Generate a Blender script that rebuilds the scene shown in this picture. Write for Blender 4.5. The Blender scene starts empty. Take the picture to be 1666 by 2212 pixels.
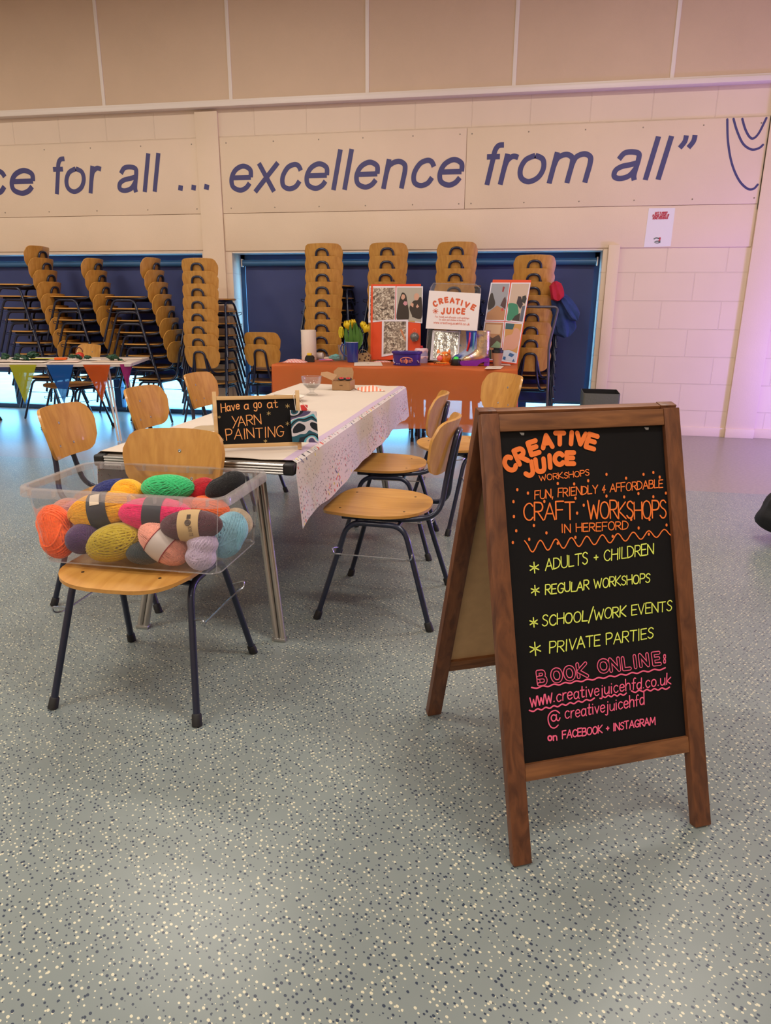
import bpy, bmesh, math, random
from mathutils import Vector, Matrix, noise as mnoise
R_ = math.radians
PI = math.pi
scn = bpy.context.scene
COL = scn.collection
random.seed(7)

# ------------------------------------------------------------------ camera
W, H = 1666, 2212
F_PX, PITCH, ROLL, YAW, CAM_H, WALL_Y = 1479.5, 0.288723, 0.006966, -0.182437, 1.2502, 7.5426
_cy, _sy, _cp, _sp = math.cos(YAW), math.sin(YAW), math.cos(PITCH), math.sin(PITCH)
_f = Vector((_sy*_cp, _cy*_cp, -_sp)); _r0 = Vector((_cy, -_sy, 0)); _u0 = _r0.cross(_f)
CR = _r0*math.cos(ROLL) + _u0*math.sin(ROLL); CU = _u0*math.cos(ROLL) - _r0*math.sin(ROLL); CF = _f
CAM = Vector((0, 0, CAM_H))
cd = bpy.data.cameras.new('camera'); cam = bpy.data.objects.new('camera', cd); COL.objects.link(cam)
cd.sensor_fit = 'VERTICAL'; cd.sensor_height = 36.0; cd.lens = F_PX/H*36.0; cd.clip_start = .02
cam.matrix_world = Matrix(((CR.x, CU.x, -CF.x, 0), (CR.y, CU.y, -CF.y, 0), (CR.z, CU.z, -CF.z, CAM_H), (0, 0, 0, 1)))
scn.camera = cam

# ------------------------------------------------------------------ look, sky, lamps
scn.view_settings.view_transform = 'Standard'; scn.view_settings.look = 'None'
scn.view_settings.gamma = 1.0; scn.view_settings.use_curve_mapping = False
scn.view_settings.exposure = 0.24
scn.display_settings.display_device = 'sRGB'
wd = bpy.data.worlds.new('sky'); scn.world = wd; wd.use_nodes = True
bg = wd.node_tree.nodes['Background']; bg.inputs[0].default_value = (.20, .60, 1.0, 1); bg.inputs[1].default_value = 8.5
def area(name, loc, rot, sx, sy, power, col, spread=180):
    l = bpy.data.lights.new(name, 'AREA'); l.shape = 'RECTANGLE'; l.size = sx; l.size_y = sy
    l.energy = power; l.color = col; l.spread = R_(spread)
    o = bpy.data.objects.new(name, l); COL.objects.link(o); o.location = loc; o.rotation_euler = rot
    return o
WARM = (1.0, .91, .80)
for lx in (-6.5, -2.6, 1.3):
    for ly, pw in ((-2.6, 66), (1.2, 64), (4.6, 58)):
        area('ceiling_lamp', (lx, ly, 4.35), (0, 0, 0), 1.5, .5, pw, WARM)
def point(name, loc, power, col, rad):
    l = bpy.data.lights.new(name, 'POINT'); l.energy = power; l.color = col; l.shadow_soft_size = rad
    o = bpy.data.objects.new(name, l); COL.objects.link(o); o.location = loc
point('stage_lamp', (3.7, 6.3, .5), 125, (.26, .20, 1.0), .15)
point('stage_lamp', (4.2, 5.2, 1.6), 42, (.78, .48, 1.0), .2)

# ------------------------------------------------------------------ helpers
def lin(c):
    c = c/255.0
    return c/12.92 if c <= .04045 else ((c+.055)/1.055)**2.4
def rgb(c, k=1.0): return (lin(c[0])*k, lin(c[1])*k, lin(c[2])*k, 1)
MATS = {}
def pm(name, col, rough=.5, metal=0, nz=None, bump=None, spec=.5, emit=None, coat=0, sheen=0, trans=0):
    """principled material; nz=(scale, amount) mottles the colour, bump=(scale, strength)"""
    if name in MATS: return MATS[name]
    m = bpy.data.materials.new(name); m.use_nodes = True; nt = m.node_tree; b = nt.nodes['Principled BSDF']
    b.inputs['Base Color'].default_value = rgb(col); b.inputs['Roughness'].default_value = rough
    b.inputs['Metallic'].default_value = metal; b.inputs['Specular IOR Level'].default_value = spec
    b.inputs['Coat Weight'].default_value = coat; b.inputs['Sheen Weight'].default_value = sheen
    tc = nt.nodes.new('ShaderNodeTexCoord')
    if nz:
        n = nt.nodes.new('ShaderNodeTexNoise'); n.inputs['Scale'].default_value = nz[0]; n.inputs['Detail'].default_value = 4
        nt.links.new(tc.outputs['Object'], n.inputs['Vector'])
        r = nt.nodes.new('ShaderNodeValToRGB'); nt.links.new(n.outputs['Fac'], r.inputs[0])
        r.color_ramp.elements[0].position = .3; r.color_ramp.elements[1].position = .7
        r.color_ramp.elements[0].color = rgb(col, 1-nz[1]); r.color_ramp.elements[1].color = rgb(col, 1+nz[1])
        nt.links.new(r.outputs[0], b.inputs['Base Color'])
    if bump:
        n2 = nt.nodes.new('ShaderNodeTexNoise'); n2.inputs['Scale'].default_value = bump[0]; n2.inputs['Detail'].default_value = 3
        nt.links.new(tc.outputs['Object'], n2.inputs['Vector'])
        bp = nt.nodes.new('ShaderNodeBump'); bp.inputs['Strength'].default_value = bump[1]; bp.inputs['Distance'].default_value = .01
        nt.links.new(n2.outputs['Fac'], bp.inputs['Height']); nt.links.new(bp.outputs[0], b.inputs['Normal'])
    if emit:
        b.inputs['Emission Color'].default_value = rgb(col); b.inputs['Emission Strength'].default_value = emit
    if trans:
        tr = nt.nodes.new('ShaderNodeBsdfTranslucent'); tr.inputs[0].default_value = rgb(col)
        mx = nt.nodes.new('ShaderNodeMixShader'); mx.inputs[0].default_value = trans
        nt.links.new(b.outputs[0], mx.inputs[1]); nt.links.new(tr.outputs[0], mx.inputs[2])
        nt.links.new(mx.outputs[0], nt.nodes['Material Output'].inputs[0])
    MATS[name] = m
    return m
def wood(name, c1, c2, scale=(30, 3, 30), rough=.38, ring=2.2, coat=.15):
    if name in MATS: return MATS[name]
    m = bpy.data.materials.new(name); m.use_nodes = True; nt = m.node_tree; b = nt.nodes['Principled BSDF']; L = nt.links.new
    tc = nt.nodes.new('ShaderNodeTexCoord'); oi = nt.nodes.new('ShaderNodeObjectInfo')
    ad = nt.nodes.new('ShaderNodeVectorMath'); ad.operation = 'ADD'
    ml = nt.nodes.new('ShaderNodeMath'); ml.operation = 'MULTIPLY'; ml.inputs[1].default_value = 7.0
    L(oi.outputs['Random'], ml.inputs[0]); L(tc.outputs['Object'], ad.inputs[0]); L(ml.outputs[0], ad.inputs[1])
    mp = nt.nodes.new('ShaderNodeMapping'); mp.inputs['Scale'].default_value = scale; L(ad.outputs[0], mp.inputs['Vector'])
    n = nt.nodes.new('ShaderNodeTexNoise'); n.inputs['Scale'].default_value = 1.0; n.inputs['Detail'].default_value = 6; n.inputs['Distortion'].default_value = ring
    L(mp.outputs[0], n.inputs['Vector'])
    r = nt.nodes.new('ShaderNodeValToRGB'); L(n.outputs['Fac'], r.inputs[0])
    r.color_ramp.elements[0].position = .32; r.color_ramp.elements[0].color = rgb(c1)
    r.color_ramp.elements[1].position = .66; r.color_ramp.elements[1].color = rgb(c2)
    L(r.outputs[0], b.inputs['Base Color']); b.inputs['Roughness'].default_value = rough; b.inputs['Coat Weight'].default_value = coat
    bp = nt.nodes.new('ShaderNodeBump'); bp.inputs['Strength'].default_value = .08; bp.inputs['Distance'].default_value = .003
    L(n.outputs['Fac'], bp.inputs['Height']); L(bp.outputs[0], b.inputs['Normal'])
    MATS[name] = m
    return m

class MB:
    """collects shapes; build() links them as ONE mesh object"""
    def __init__(s): s.v = []; s.f = []; s.mi = []
    def add(s, vs, fs, M=None, mi=0):
        o = len(s.v); s.v += [(M @ Vector(p)) if M else Vector(p) for p in vs]
        s.f += [[i+o for i in f] for f in fs]; s.mi += [mi]*len(fs)
        return s
    def box(s, c, d, M=None, bev=0, mi=0, seg=2):
        bm = bmesh.new(); bmesh.ops.create_cube(bm, size=1)
        for v in bm.verts: v.co = Vector((v.co.x*d[0]+c[0], v.co.y*d[1]+c[1], v.co.z*d[2]+c[2]))
        if bev: bmesh.ops.bevel(bm, geom=bm.edges[:], offset=bev, segments=seg, profile=.6, affect='EDGES')
        bm.verts.index_update()
        s.add([v.co.copy() for v in bm.verts], [[v.index for v in f.verts] for f in bm.faces], M, mi); bm.free()
        return s
    def tube(s, pts, r, n=8, closed=False, M=None, mi=0, cap=True):
        pts = [Vector(p) for p in pts]; N = len(pts); rs = r if isinstance(r, (list, tuple)) else [r]*N
        tan = []
        for i in range(N):
            a = pts[(i-1) % N] if (closed or i > 0) else pts[i]; b = pts[(i+1) % N] if (closed or i < N-1) else pts[i]
            t = (b-a); tan.append(t.normalized() if t.length > 1e-9 else Vector((0, 0, 1)))
        x = tan[0].orthogonal().normalized(); vs = []; fs = []
        for i in range(N):
            t = tan[i]; x = (x - t*x.dot(t)); x = x.normalized() if x.length > 1e-6 else t.orthogonal().normalized(); y = t.cross(x)
            for k in range(n):
                a = 2*PI*k/n; vs.append(pts[i] + (x*math.cos(a)+y*math.sin(a))*rs[i])
        for i in range(N if closed else N-1):
            j = (i+1) % N
            for k in range(n): fs.append([i*n+k, i*n+(k+1) % n, j*n+(k+1) % n, j*n+k])
        if cap and not closed: fs.append(list(range(n))[::-1]); fs.append([(N-1)*n+k for k in range(n)])
        return s.add(vs, fs, M, mi)
    def lathe(s, prof, c=(0, 0, 0), n=24, M=None, mi=0, capb=True, capt=False):
        vs = []; fs = []; N = len(prof)
        for r, z in prof:
            for k in range(n):
                a = 2*PI*k/n; vs.append((c[0]+r*math.cos(a), c[1]+r*math.sin(a), c[2]+z))
        for i in range(N-1):
            for k in range(n): fs.append([i*n+k, i*n+(k+1) % n, (i+1)*n+(k+1) % n, (i+1)*n+k])
        if capb: fs.append(list(range(n))[::-1])
        if capt: fs.append([(N-1)*n+k for k in range(n)])
        return s.add(vs, fs, M, mi)
    def sheet(s, G, th, M=None, mi=0):
        """grid G[i][j] of points given thickness th along its normals"""
        A = len(G); B = len(G[0]); P = [[Vector(p) for p in row] for row in G]; vs = []; fs = []
        for i in range(A):
            for j in range(B): vs.append(P[i][j])
        for i in range(A):
            for j in range(B):
                du = P[min(i+1, A-1)][j]-P[max(i-1, 0)][j]; dv = P[i][min(j+1, B-1)]-P[i][max(j-1, 0)]
                nn = du.cross(dv); nn = nn.normalized() if nn.length > 1e-12 else Vector((0, 0, 1)); vs.append(P[i][j]-nn*th)
        o = A*B; q = lambda i, j: i*B+j
        for i in range(A-1):
            for j in range(B-1):
                fs.append([q(i, j), q(i+1, j), q(i+1, j+1), q(i, j+1)]); fs.append([o+q(i, j), o+q(i, j+1), o+q(i+1, j+1), o+q(i+1, j)])
        for i in range(A-1):
            fs.append([q(i, 0), o+q(i, 0), o+q(i+1, 0), q(i+1, 0)]); fs.append([q(i, B-1), q(i+1, B-1), o+q(i+1, B-1), o+q(i, B-1)])
        for j in range(B-1):
            fs.append([q(0, j), q(0, j+1), o+q(0, j+1), o+q(0, j)]); fs.append([q(A-1, j), o+q(A-1, j), o+q(A-1, j+1), q(A-1, j+1)])
        return s.add(vs, fs, M, mi)
    def prism(s, poly, z0, z1, M=None, mi=0):
        n = len(poly); vs = [(p[0], p[1], z0) for p in poly]+[(p[0], p[1], z1) for p in poly]
        fs = [list(range(n))[::-1], list(range(n, 2*n))]+[[i, (i+1) % n, n+(i+1) % n, n+i] for i in range(n)]
        return s.add(vs, fs, M, mi)
    def ell(s, c, r, M=None, mi=0, nu=20, nv=12, wob=0, ws=8, seed=0):
        vs = []; fs = []
        for i in range(nv+1):
            th = PI*i/nv
            for k in range(nu):
                a = 2*PI*k/nu; d = Vector((math.sin(th)*math.cos(a), math.sin(th)*math.sin(a), math.cos(th)))
                w = 1+wob*mnoise.noise(d*ws*.2+Vector((seed*3.1, seed, 0))) if wob else 1
                vs.append((c[0]+d.x*r[0]*w, c[1]+d.y*r[1]*w, c[2]+d.z*r[2]*w))
        for i in range(nv):
            for k in range(nu): fs.append([i*nu+k, (i+1)*nu+k, (i+1)*nu+(k+1) % nu, i*nu+(k+1) % nu])
        return s.add(vs, fs, M, mi)
    def build(s, name, mat, parent=None, sharp=38, inv=None, flat=False):
        me = bpy.data.meshes.new(name)
        vs = [inv @ p for p in s.v] if inv else s.v
        me.from_pydata([tuple(p) for p in vs], [], s.f)
        for m in (mat if isinstance(mat, (list, tuple)) else [mat]): me.materials.append(m)
        me.polygons.foreach_set('material_index', s.mi)
        bm = bmesh.new(); bm.from_mesh(me); bmesh.ops.recalc_face_normals(bm, faces=bm.faces[:]) if not flat else None
        bm.to_mesh(me); bm.free()
        me.polygons.foreach_set('use_smooth', [not flat]*len(me.polygons))
        if not flat: me.set_sharp_from_angle(angle=R_(sharp))
        me.update()
        o = bpy.data.objects.new(name, me); COL.objects.link(o)
        if parent: o.parent = parent
        return o
INV = {}
def tag(o, label, cat, group=None):
    o['label'] = label; o['category'] = cat
    if group: o['group'] = group
    return o
def thing(name, label, cat, loc=(0, 0, 0), rz=0, group=None, sc=1.0):
    o = bpy.data.objects.new(name, None); COL.objects.link(o); o.empty_display_size = .05
    o.location = loc; o.rotation_euler = (0, 0, rz); o.scale = (sc, sc, sc)
    INV[o.name] = (Matrix.Translation(Vector(loc)) @ Matrix.Rotation(rz, 4, 'Z') @ Matrix.Scale(sc, 4)).inverted()
    return tag(o, label, cat, group)
def part(name, mb, mat, root, **k):            # mesh given in world coordinates
    return mb.build(name, mat, root, inv=INV[root.name], **k)
def sub(name, mb, mat, par, root, **k):        # sub-part in world coordinates
    return mb.build(name, mat, par, inv=INV[root.name], **k)
def single(name, mb, mat, label, cat, loc, group=None, **k):
    """a thing that is one mesh: origin moved to loc"""
    o = mb.build(name, mat, None, inv=Matrix.Translation(-Vector(loc)), **k); o.location = loc
    return tag(o, label, cat, group)
def struct(name, mb, mat, **k):
    o = mb.build(name, mat, None, **k); o['kind'] = 'structure'
    return o
CH = {}
def dup(root):
    def cp(o, p):
        c = o.copy(); COL.objects.link(c); c.parent = p
        for ch in CH.get(o.name, o.children): cp(ch, c)
        return c
    r = root.copy(); COL.objects.link(r)
    for ch in root.children: cp(ch, r)
    return r

def fillet(pts, r, n=5):
    pts = [Vector(p) for p in pts]; out = [pts[0]]
    for i in range(1, len(pts)-1):
        p, a, b = pts[i], pts[i-1], pts[i+1]; ra = r[i] if isinstance(r, (list, tuple)) else r
        d1 = a-p; d2 = b-p; k = min(ra, d1.length*.49, d2.length*.49); s = p+d1.normalized()*k; e = p+d2.normalized()*k
        for t in range(n+1):
            t /= n; out.append(s*(1-t)**2+p*2*t*(1-t)+e*t*t)
    out.append(pts[-1])
    return out
def smooth(pts, n=6, closed=False):
    pts = [Vector(p) for p in pts]; N = len(pts); out = []
    for i in range(N if closed else N-1):
        g = (lambda k: pts[k % N]) if closed else (lambda k: pts[max(0, min(N-1, k))])
        a, b, c, d = g(i-1), g(i), g(i+1), g(i+2)
        for t in range(n):
            t /= n; out.append(.5*((2*b)+(c-a)*t+(2*a-5*b+4*c-d)*t*t+(3*b-a-3*c+d)*t**3))
    if not closed: out.append(pts[-1])
    return out

# pixel of the photograph -> a point of the room (the camera above is its calibration)
def ray(x, y): return CR*((x-W/2)/F_PX) - CU*((y-H/2)/F_PX) + CF
def on_z(x, y, z):
    d = ray(x, y); return CAM + d*((z-CAM_H)/d.z)
def on_y(x, y, Y):
    d = ray(x, y); return CAM + d*(Y/d.y)
class Plane:
    def __init__(s, o, U, V): s.o = Vector(o); s.U = Vector(U).normalized(); s.V = Vector(V).normalized(); s.N = s.U.cross(s.V).normalized()
    def uv(s, x, y):
        d = ray(x, y); p = CAM + d*((s.o-CAM).dot(s.N)/d.dot(s.N)) - s.o; return Vector((p.dot(s.U), p.dot(s.V)))
    def pt(s, u, v, off=0): return s.o + s.U*u + s.V*v + s.N*off
    def M(s, off=0):
        m = Matrix((s.U, s.V, s.N)).transposed().to_4x4(); m.translation = s.o + s.N*off; return m

# ------------------------------------------------------------------ hand lettering (stroke alphabet)
GL = {
'A': (7, '0,0 3.5,10 7,0|1.3,3.6 5.7,3.6'), 'B': (6, '0,0 0,10|~0,10 4,9.8 5,7.8 3.8,5.6 0,5.3|~0,5.3 4.6,5 5.8,2.6 4.4,.2 0,0'),
'C': (6.4, '~6,8.4 4.5,9.9 2.4,9.6 .6,7.4 .2,4.5 1.2,1.6 3.2,.1 5,.4 6.3,1.8'), 'D': (6.4, '0,0 0,10|~0,10 3.5,9.5 6,7 6.2,4.2 4.5,1.2 0,0'),
'E': (5.3, '5.3,10 0,10 0,0 5.3,0|0,5.2 4.5,5.2'), 'F': (5.3, '5.3,10 0,10 0,0|0,5.2 4.5,5.2'),
'G': (7, '~6.2,8.4 4.6,9.9 2.4,9.5 .6,7.3 .2,4.5 1.2,1.6 3.4,.1 5.4,.6 6.4,2.4 6.4,4.3|3.8,4.4 7,4.4'),
'H': (6.2, '0,0 0,10|6.2,0 6.2,10|0,5.2 6.2,5.2'), 'I': (2, '1,0 1,10'), 'J': (4.4, '~4.2,10 4.2,3 3.4,.6 1.8,0 .2,1.6'),
'K': (5.9, '0,0 0,10|5.6,10 .2,4.6 5.9,0'), 'L': (5, '0,10 0,0 5,0'), 'M': (8, '0,0 .8,10 4,3 7.2,10 8,0'), 'N': (6.2, '0,0 0,10 6.2,0 6.2,10'),
'O': (7, '~3.5,10 1.2,8.8 .1,5 1.2,1.2 3.5,0 5.8,1.2 6.9,5 5.8,8.8 3.5,10'), 'P': (5.6, '0,0 0,10|~0,10 4.2,9.7 5.6,7.4 4.2,5 0,4.6'),
'R': (5.8, '0,0 0,10|~0,10 4.2,9.7 5.5,7.5 4.2,5.2 0,4.8|2,4.8 5.8,0'), 'S': (5.3, '~5.2,8.6 3.6,10 1.5,9.5 .6,7.6 1.8,5.9 4,4.6 5.1,2.6 4,.5 1.9,0 .1,1.5'),
'T': (6.4, '0,10 6.4,10|3.2,10 3.2,0'), 'U': (6.3, '~0,10 .1,3 1.3,.6 3.2,0 5.2,.6 6.2,3 6.3,10'), 'V': (6.4, '0,10 3.2,0 6.4,10'),
'W': (9, '0,10 2.2,0 4.5,7.5 6.8,0 9,10'), 'X': (6, '0,10 6,0|0,0 6,10'), 'Y': (6.4, '0,10 3.2,5 6.4,10|3.2,5 3.2,0'),
'y0': (6.4, '0,11 3.4,5|6.6,11 1.8,-3'),
'a': (5.2, '~4.6,5 3,6.2 1,5.4 .3,3 1.2,.5 3,.3 4.6,2.2|4.7,6 4.6,.8 5.2,0'), 'b': (5, '.3,10 .3,0|~.3,4.4 2,6.2 4.2,5.4 4.7,3 3.8,.6 2,.1 .3,1.6'),
'c': (4.6, '~4.4,5.2 2.8,6.2 .9,5.2 .3,3 1.2,.7 2.8,0 4.5,1'), 'd': (5, '~4.6,4.8 3,6.1 1,5.3 .3,3 1.2,.5 3,.2 4.6,2|4.7,10 4.6,0'),
'e': (4.8, '~.4,3.2 4.5,3.5 4,5.5 2.4,6.2 .8,5.2 .3,2.8 1.2,.6 2.8,0 4.6,1.1'), 'f': (3.5, '~3.8,9.6 2.6,10 1.7,8.6 1.6,5 1.5,0|.1,5.8 3.4,5.8'),
'g': (5, '~4.6,4.8 3,6.1 1,5.3 .3,3 1.2,.6 3,.4 4.6,2.2|~4.7,6 4.6,0 4.2,-2.6 2.6,-3.5 .6,-2.6'), 'h': (5, '.3,10 .3,0|~.3,3.8 1.6,5.9 3.4,6.1 4.5,4.6 4.6,0'),
'i': (1.6, '.8,6 .8,0|.8,8.3 .8,8.5'), 'j': (2.4, '~1.6,6 1.6,-1.6 .9,-3.2 -.6,-2.8|1.6,8.3 1.6,8.5'), 'k': (4.6, '.3,10 .3,0|4.2,6 .4,2.8 4.6,0'),
'l': (1.4, '.7,10 .7,0'), 'm': (7, '.3,6 .3,0|~.3,4.4 1.6,6.1 3.2,5.8 3.5,4 3.5,0|~3.5,4.4 4.9,6.1 6.4,5.8 6.8,4 6.8,0'),
'n': (5, '.3,6 .3,0|~.3,3.8 1.6,5.9 3.4,6.1 4.5,4.6 4.6,0'), 'o': (5, '~2.5,6.2 .8,5.3 .2,3.1 .9,.8 2.5,0 4.1,.8 4.8,3.1 4.2,5.3 2.5,6.2'),
'p': (5, '.3,6 .3,-3.4|~.3,4.6 2,6.2 4,5.6 4.7,3.1 4,.7 2,.1 .3,1.4'), 'r': (3.3, '.3,6 .3,0|~.3,3.8 1.4,5.7 3.2,6'),
's': (4.1, '~3.8,5.2 2.4,6.2 .8,5.4 .9,4 2.6,3 3.8,1.6 2.4,.1 .3,.9'), 't': (3.6, '~1.7,9 1.6,1.6 2.2,.2 3.6,.5|0,6 3.4,6'),
'u': (5, '~.3,6 .4,1.8 1.6,.2 3.2,.4 4.5,2.2|4.6,6 4.7,0'), 'v': (4.4, '.1,6 2.2,0 4.3,6'), 'w': (6.4, '.1,6 1.6,0 3.2,5 4.8,0 6.3,6'), 'x': (4.4, '.2,6 4.2,0|.2,0 4.2,6'),
'y': (4.6, '.2,6 2.4,.6|4.4,6 1.4,-3.4'), '.': (1.6, '.7,.2 .8,.3'), ',': (1.8, '1,.8 .4,-2'), '/': (4, '0,-2 4,12'), '+': (5, '.6,4.5 4.4,4.5|2.5,2.4 2.5,6.6'),
'*': (6, '.8,1 5.2,9|5.4,2.6 .6,7.6|0,4.6 6,5.2'), '&': (4.6, '3.4,9 .4,3.4 4.4,3.6|2.9,7 2.4,0'), ':': (1.8, '.8,2 .8,2.3|.8,7 .8,7.3'),
'?': (5, '~.3,8.2 1.6,9.9 3.8,9.6 4.6,7.8 3.6,5.9 2.4,4.6 2.3,3|2.3,.2 2.3,.5'), '5': (5, '4.8,10 .8,10 .5,5.8|~.5,5.8 2.6,6.4 4.6,5 4.7,2.4 3,.2 .3,.9'),
'@': (9, '~6,6.4 4.6,7.4 3,6.4 2.6,4.2 3.6,2.6 5.2,3 6.2,5|~6.4,7.2 6.2,3.4 7.4,2.4 8.6,4.2|~8.8,8 6.6,10.4 3.4,10 .8,7 .2,2.6 1.4,-1.6 4,-2.6 6.4,-1'),
' ': (3.4, ''), '·': (3, '1.3,4.6 1.5,4.8')}
def strokes(ch):
    adv, s = GL.get(ch, GL[' ']); out = []
    for seg in s.split('|'):
        if not seg: continue
        sm = seg[0] == '~'; pts = [Vector((float(p.split(',')[0]), float(p.split(',')[1]), 0)) for p in seg.lstrip('~').split()]
        out.append(smooth(pts, 5) if sm else pts)
    return adv, out
def ribbon(mb, pts, w, M, mi=0, off=0):
    """flat stroke of width w with round ends along 2-D pts; sharp corners start a new piece laid just above"""
    P = []
    for p in pts:
        p = Vector((p[0], p[1]))
        if not P or (p-P[-1]).length > 1e-6: P.append(p)
    if len(P) == 1: P.append(P[0]+Vector((w*.05, 0)))
    pieces = [[P[0]]]
    for i in range(1, len(P)):
        pieces[-1].append(P[i])
        if i < len(P)-1 and (P[i]-P[i-1]).angle(P[i+1]-P[i]) > R_(48): pieces.append([P[i]])
    for n, Q in enumerate(pieces):
        N = len(Q); vs = []; fs = []; loop = len(pieces) == 1 and N > 4 and (Q[0]-Q[-1]).length < w*.2; z = off+n*.00012
        for i in range(N):
            a, b = Q[max(i-1, 0)], Q[min(i+1, N-1)]
            if loop and i in (0, N-1): a, b = Q[N-2], Q[1]
            d = (b-a).normalized(); q = Vector((-d.y, d.x))*w/2; vs += [(Q[i].x+q.x, Q[i].y+q.y, z), (Q[i].x-q.x, Q[i].y-q.y, z)]
        fs = [[2*i, 2*i+1, 2*i+3, 2*i+2] for i in range(N-1)]
        if not loop:
            for e, s in ((0, -1), (N-1, 1)):
                d = (Q[min(e+1, N-1)]-Q[max(e-1, 0)]).normalized() if 0 < e < N-1 else ((Q[1]-Q[0]) if e == 0 else (Q[-1]-Q[-2])).normalized(); nn = Vector((-d.y, d.x)); o = len(vs)
                for k in range(5): t = PI*(k+1)/6; c = Q[e]+nn*math.cos(t)*w/2+d*s*math.sin(t)*w/2; vs.append((c.x, c.y, z))
                fs.append([2*e]+[o+k for k in range(5)]+[2*e+1] if s > 0 else ([2*e]+[o+k for k in range(5)]+[2*e+1])[::-1])
        mb.add(vs, fs, M, mi)
def write(mb, pl, text, p0, p1, cap, w, off=.0008, jit=.03, gap=1.5, slant=0, seed=1, mi=0):
    """text from pixel p0 to p1 along its baseline, capital height cap pixels, on plane pl"""
    a = pl.uv(*p0); b = pl.uv(*p1); hgt = (pl.uv(p0[0], p0[1]-cap)-a).length/10
    rnd = random.Random(seed); G = [strokes(c) for c in text]; tot = sum(g[0] for g in G)+gap*(len(G)-1)
    ex = (b-a)/tot; ey = Vector((-(b-a).y, (b-a).x)).normalized()*hgt*.25+Vector((0, hgt*.75)); x = 0; M = pl.M(off)
    for adv, st in G:
        dy = rnd.uniform(-jit, jit)*10; ro = rnd.uniform(-jit, jit)*1.2; sc = 1+rnd.uniform(-jit, jit)*1.6
        for k, s in enumerate(st):
            pts = []
            for p in s:
                qx = p.x+slant*p.y-ro*p.y; qy = p.y*sc+dy+ro*p.x
                pts.append(a+ex*(x+qx)+ey*qy)
            ribbon(mb, pts, w*rnd.uniform(.88, 1.12), M, mi, off=k*.0004)
        x += adv+gap
def glyph(mb, pl, ch, c, rot, hpx, wpx, w, off=.0008, mi=0):
    """single character centred on pixel c, turned by rot degrees in the photograph"""
    o = pl.uv(*c); ey = (pl.uv(c[0], c[1]-10)-o)/10; ex = (pl.uv(c[0]+10, c[1])-o)/10; adv, st = strokes(ch); M = pl.M(off); cr, sr = math.cos(R_(rot)), math.sin(R_(rot))
    for k, s in enumerate(st):
        pts = []
        for p in s:
            x = (p.x/adv-.5)*wpx; y = (p.y/10-.5)*hpx; pts.append(o+ex*(x*cr-y*sr)+ey*(x*sr+y*cr))
        ribbon(mb, pts, w, M, mi, off=k*.0004)
def pline(mb, pl, pix, w, off=.0008, mi=0, sm=True):
    pts = [pl.uv(*p) for p in pix]; pts = [Vector((p.x, p.y, 0)) for p in pts]
    ribbon(mb, smooth(pts, 6) if sm and len(pts) > 2 else pts, w, pl.M(off), mi)
def patch(mb, pl, pix, off, mi=0):
    pts = [pl.uv(*p) for p in pix]; mb.add([(p.x, p.y, 0) for p in pts], [list(range(len(pts)))], pl.M(off), mi)

# ------------------------------------------------------------------ the hall
def wall_paint(name, col, blocks=False, bz=0.26):
    m = pm(name, col, .62, nz=(1.3, .035), bump=(90, .10))
    if blocks:
        nt = m.node_tree; b = nt.nodes['Principled BSDF']; L = nt.links.new
        g = nt.nodes.new('ShaderNodeNewGeometry'); sx = nt.nodes.new('ShaderNodeSeparateXYZ'); L(g.outputs['Position'], sx.inputs[0])
        sb = nt.nodes.new('ShaderNodeMath'); sb.operation = 'SUBTRACT'; sb.inputs[1].default_value = bz-0.27; L(sx.outputs['Z'], sb.inputs[0])
        cb = nt.nodes.new('ShaderNodeCombineXYZ'); L(sx.outputs['X'], cb.inputs[0]); L(sb.outputs[0], cb.inputs[1])
        br = nt.nodes.new('ShaderNodeTexBrick'); L(cb.outputs[0], br.inputs['Vector']); br.offset = .5
        br.inputs['Scale'].default_value = 1; br.inputs['Brick Width'].default_value = .56; br.inputs['Row Height'].default_value = .27
        br.inputs['Mortar Size'].default_value = .004; br.inputs['Mortar Smooth'].default_value = .3
        br.inputs['Color1'].default_value = (1, 1, 1, 1); br.inputs['Color2'].default_value = (1, 1, 1, 1); br.inputs['Mortar'].default_value = (0, 0, 0, 1)
        bp = nt.nodes.new('ShaderNodeBump'); bp.inputs['Strength'].default_value = .9; bp.inputs['Distance'].default_value = .008
        L(br.outputs['Color'], bp.inputs['Height']); L(bp.outputs[0], b.inputs['Normal'])
    return m
WALL = wall_paint('painted_wall', (222, 200, 176)); BLOCK = wall_paint('painted_blocks', (222, 201, 180), True)
UPPER = pm('upper_panel', (208, 182, 156), .7, nz=(2, .03), bump=(140, .12))
WHITE = pm('white_gloss_paint', (226, 214, 204), .4)
NAVYF = pm('window_frame_blue', (38, 74, 110), .4)
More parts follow.
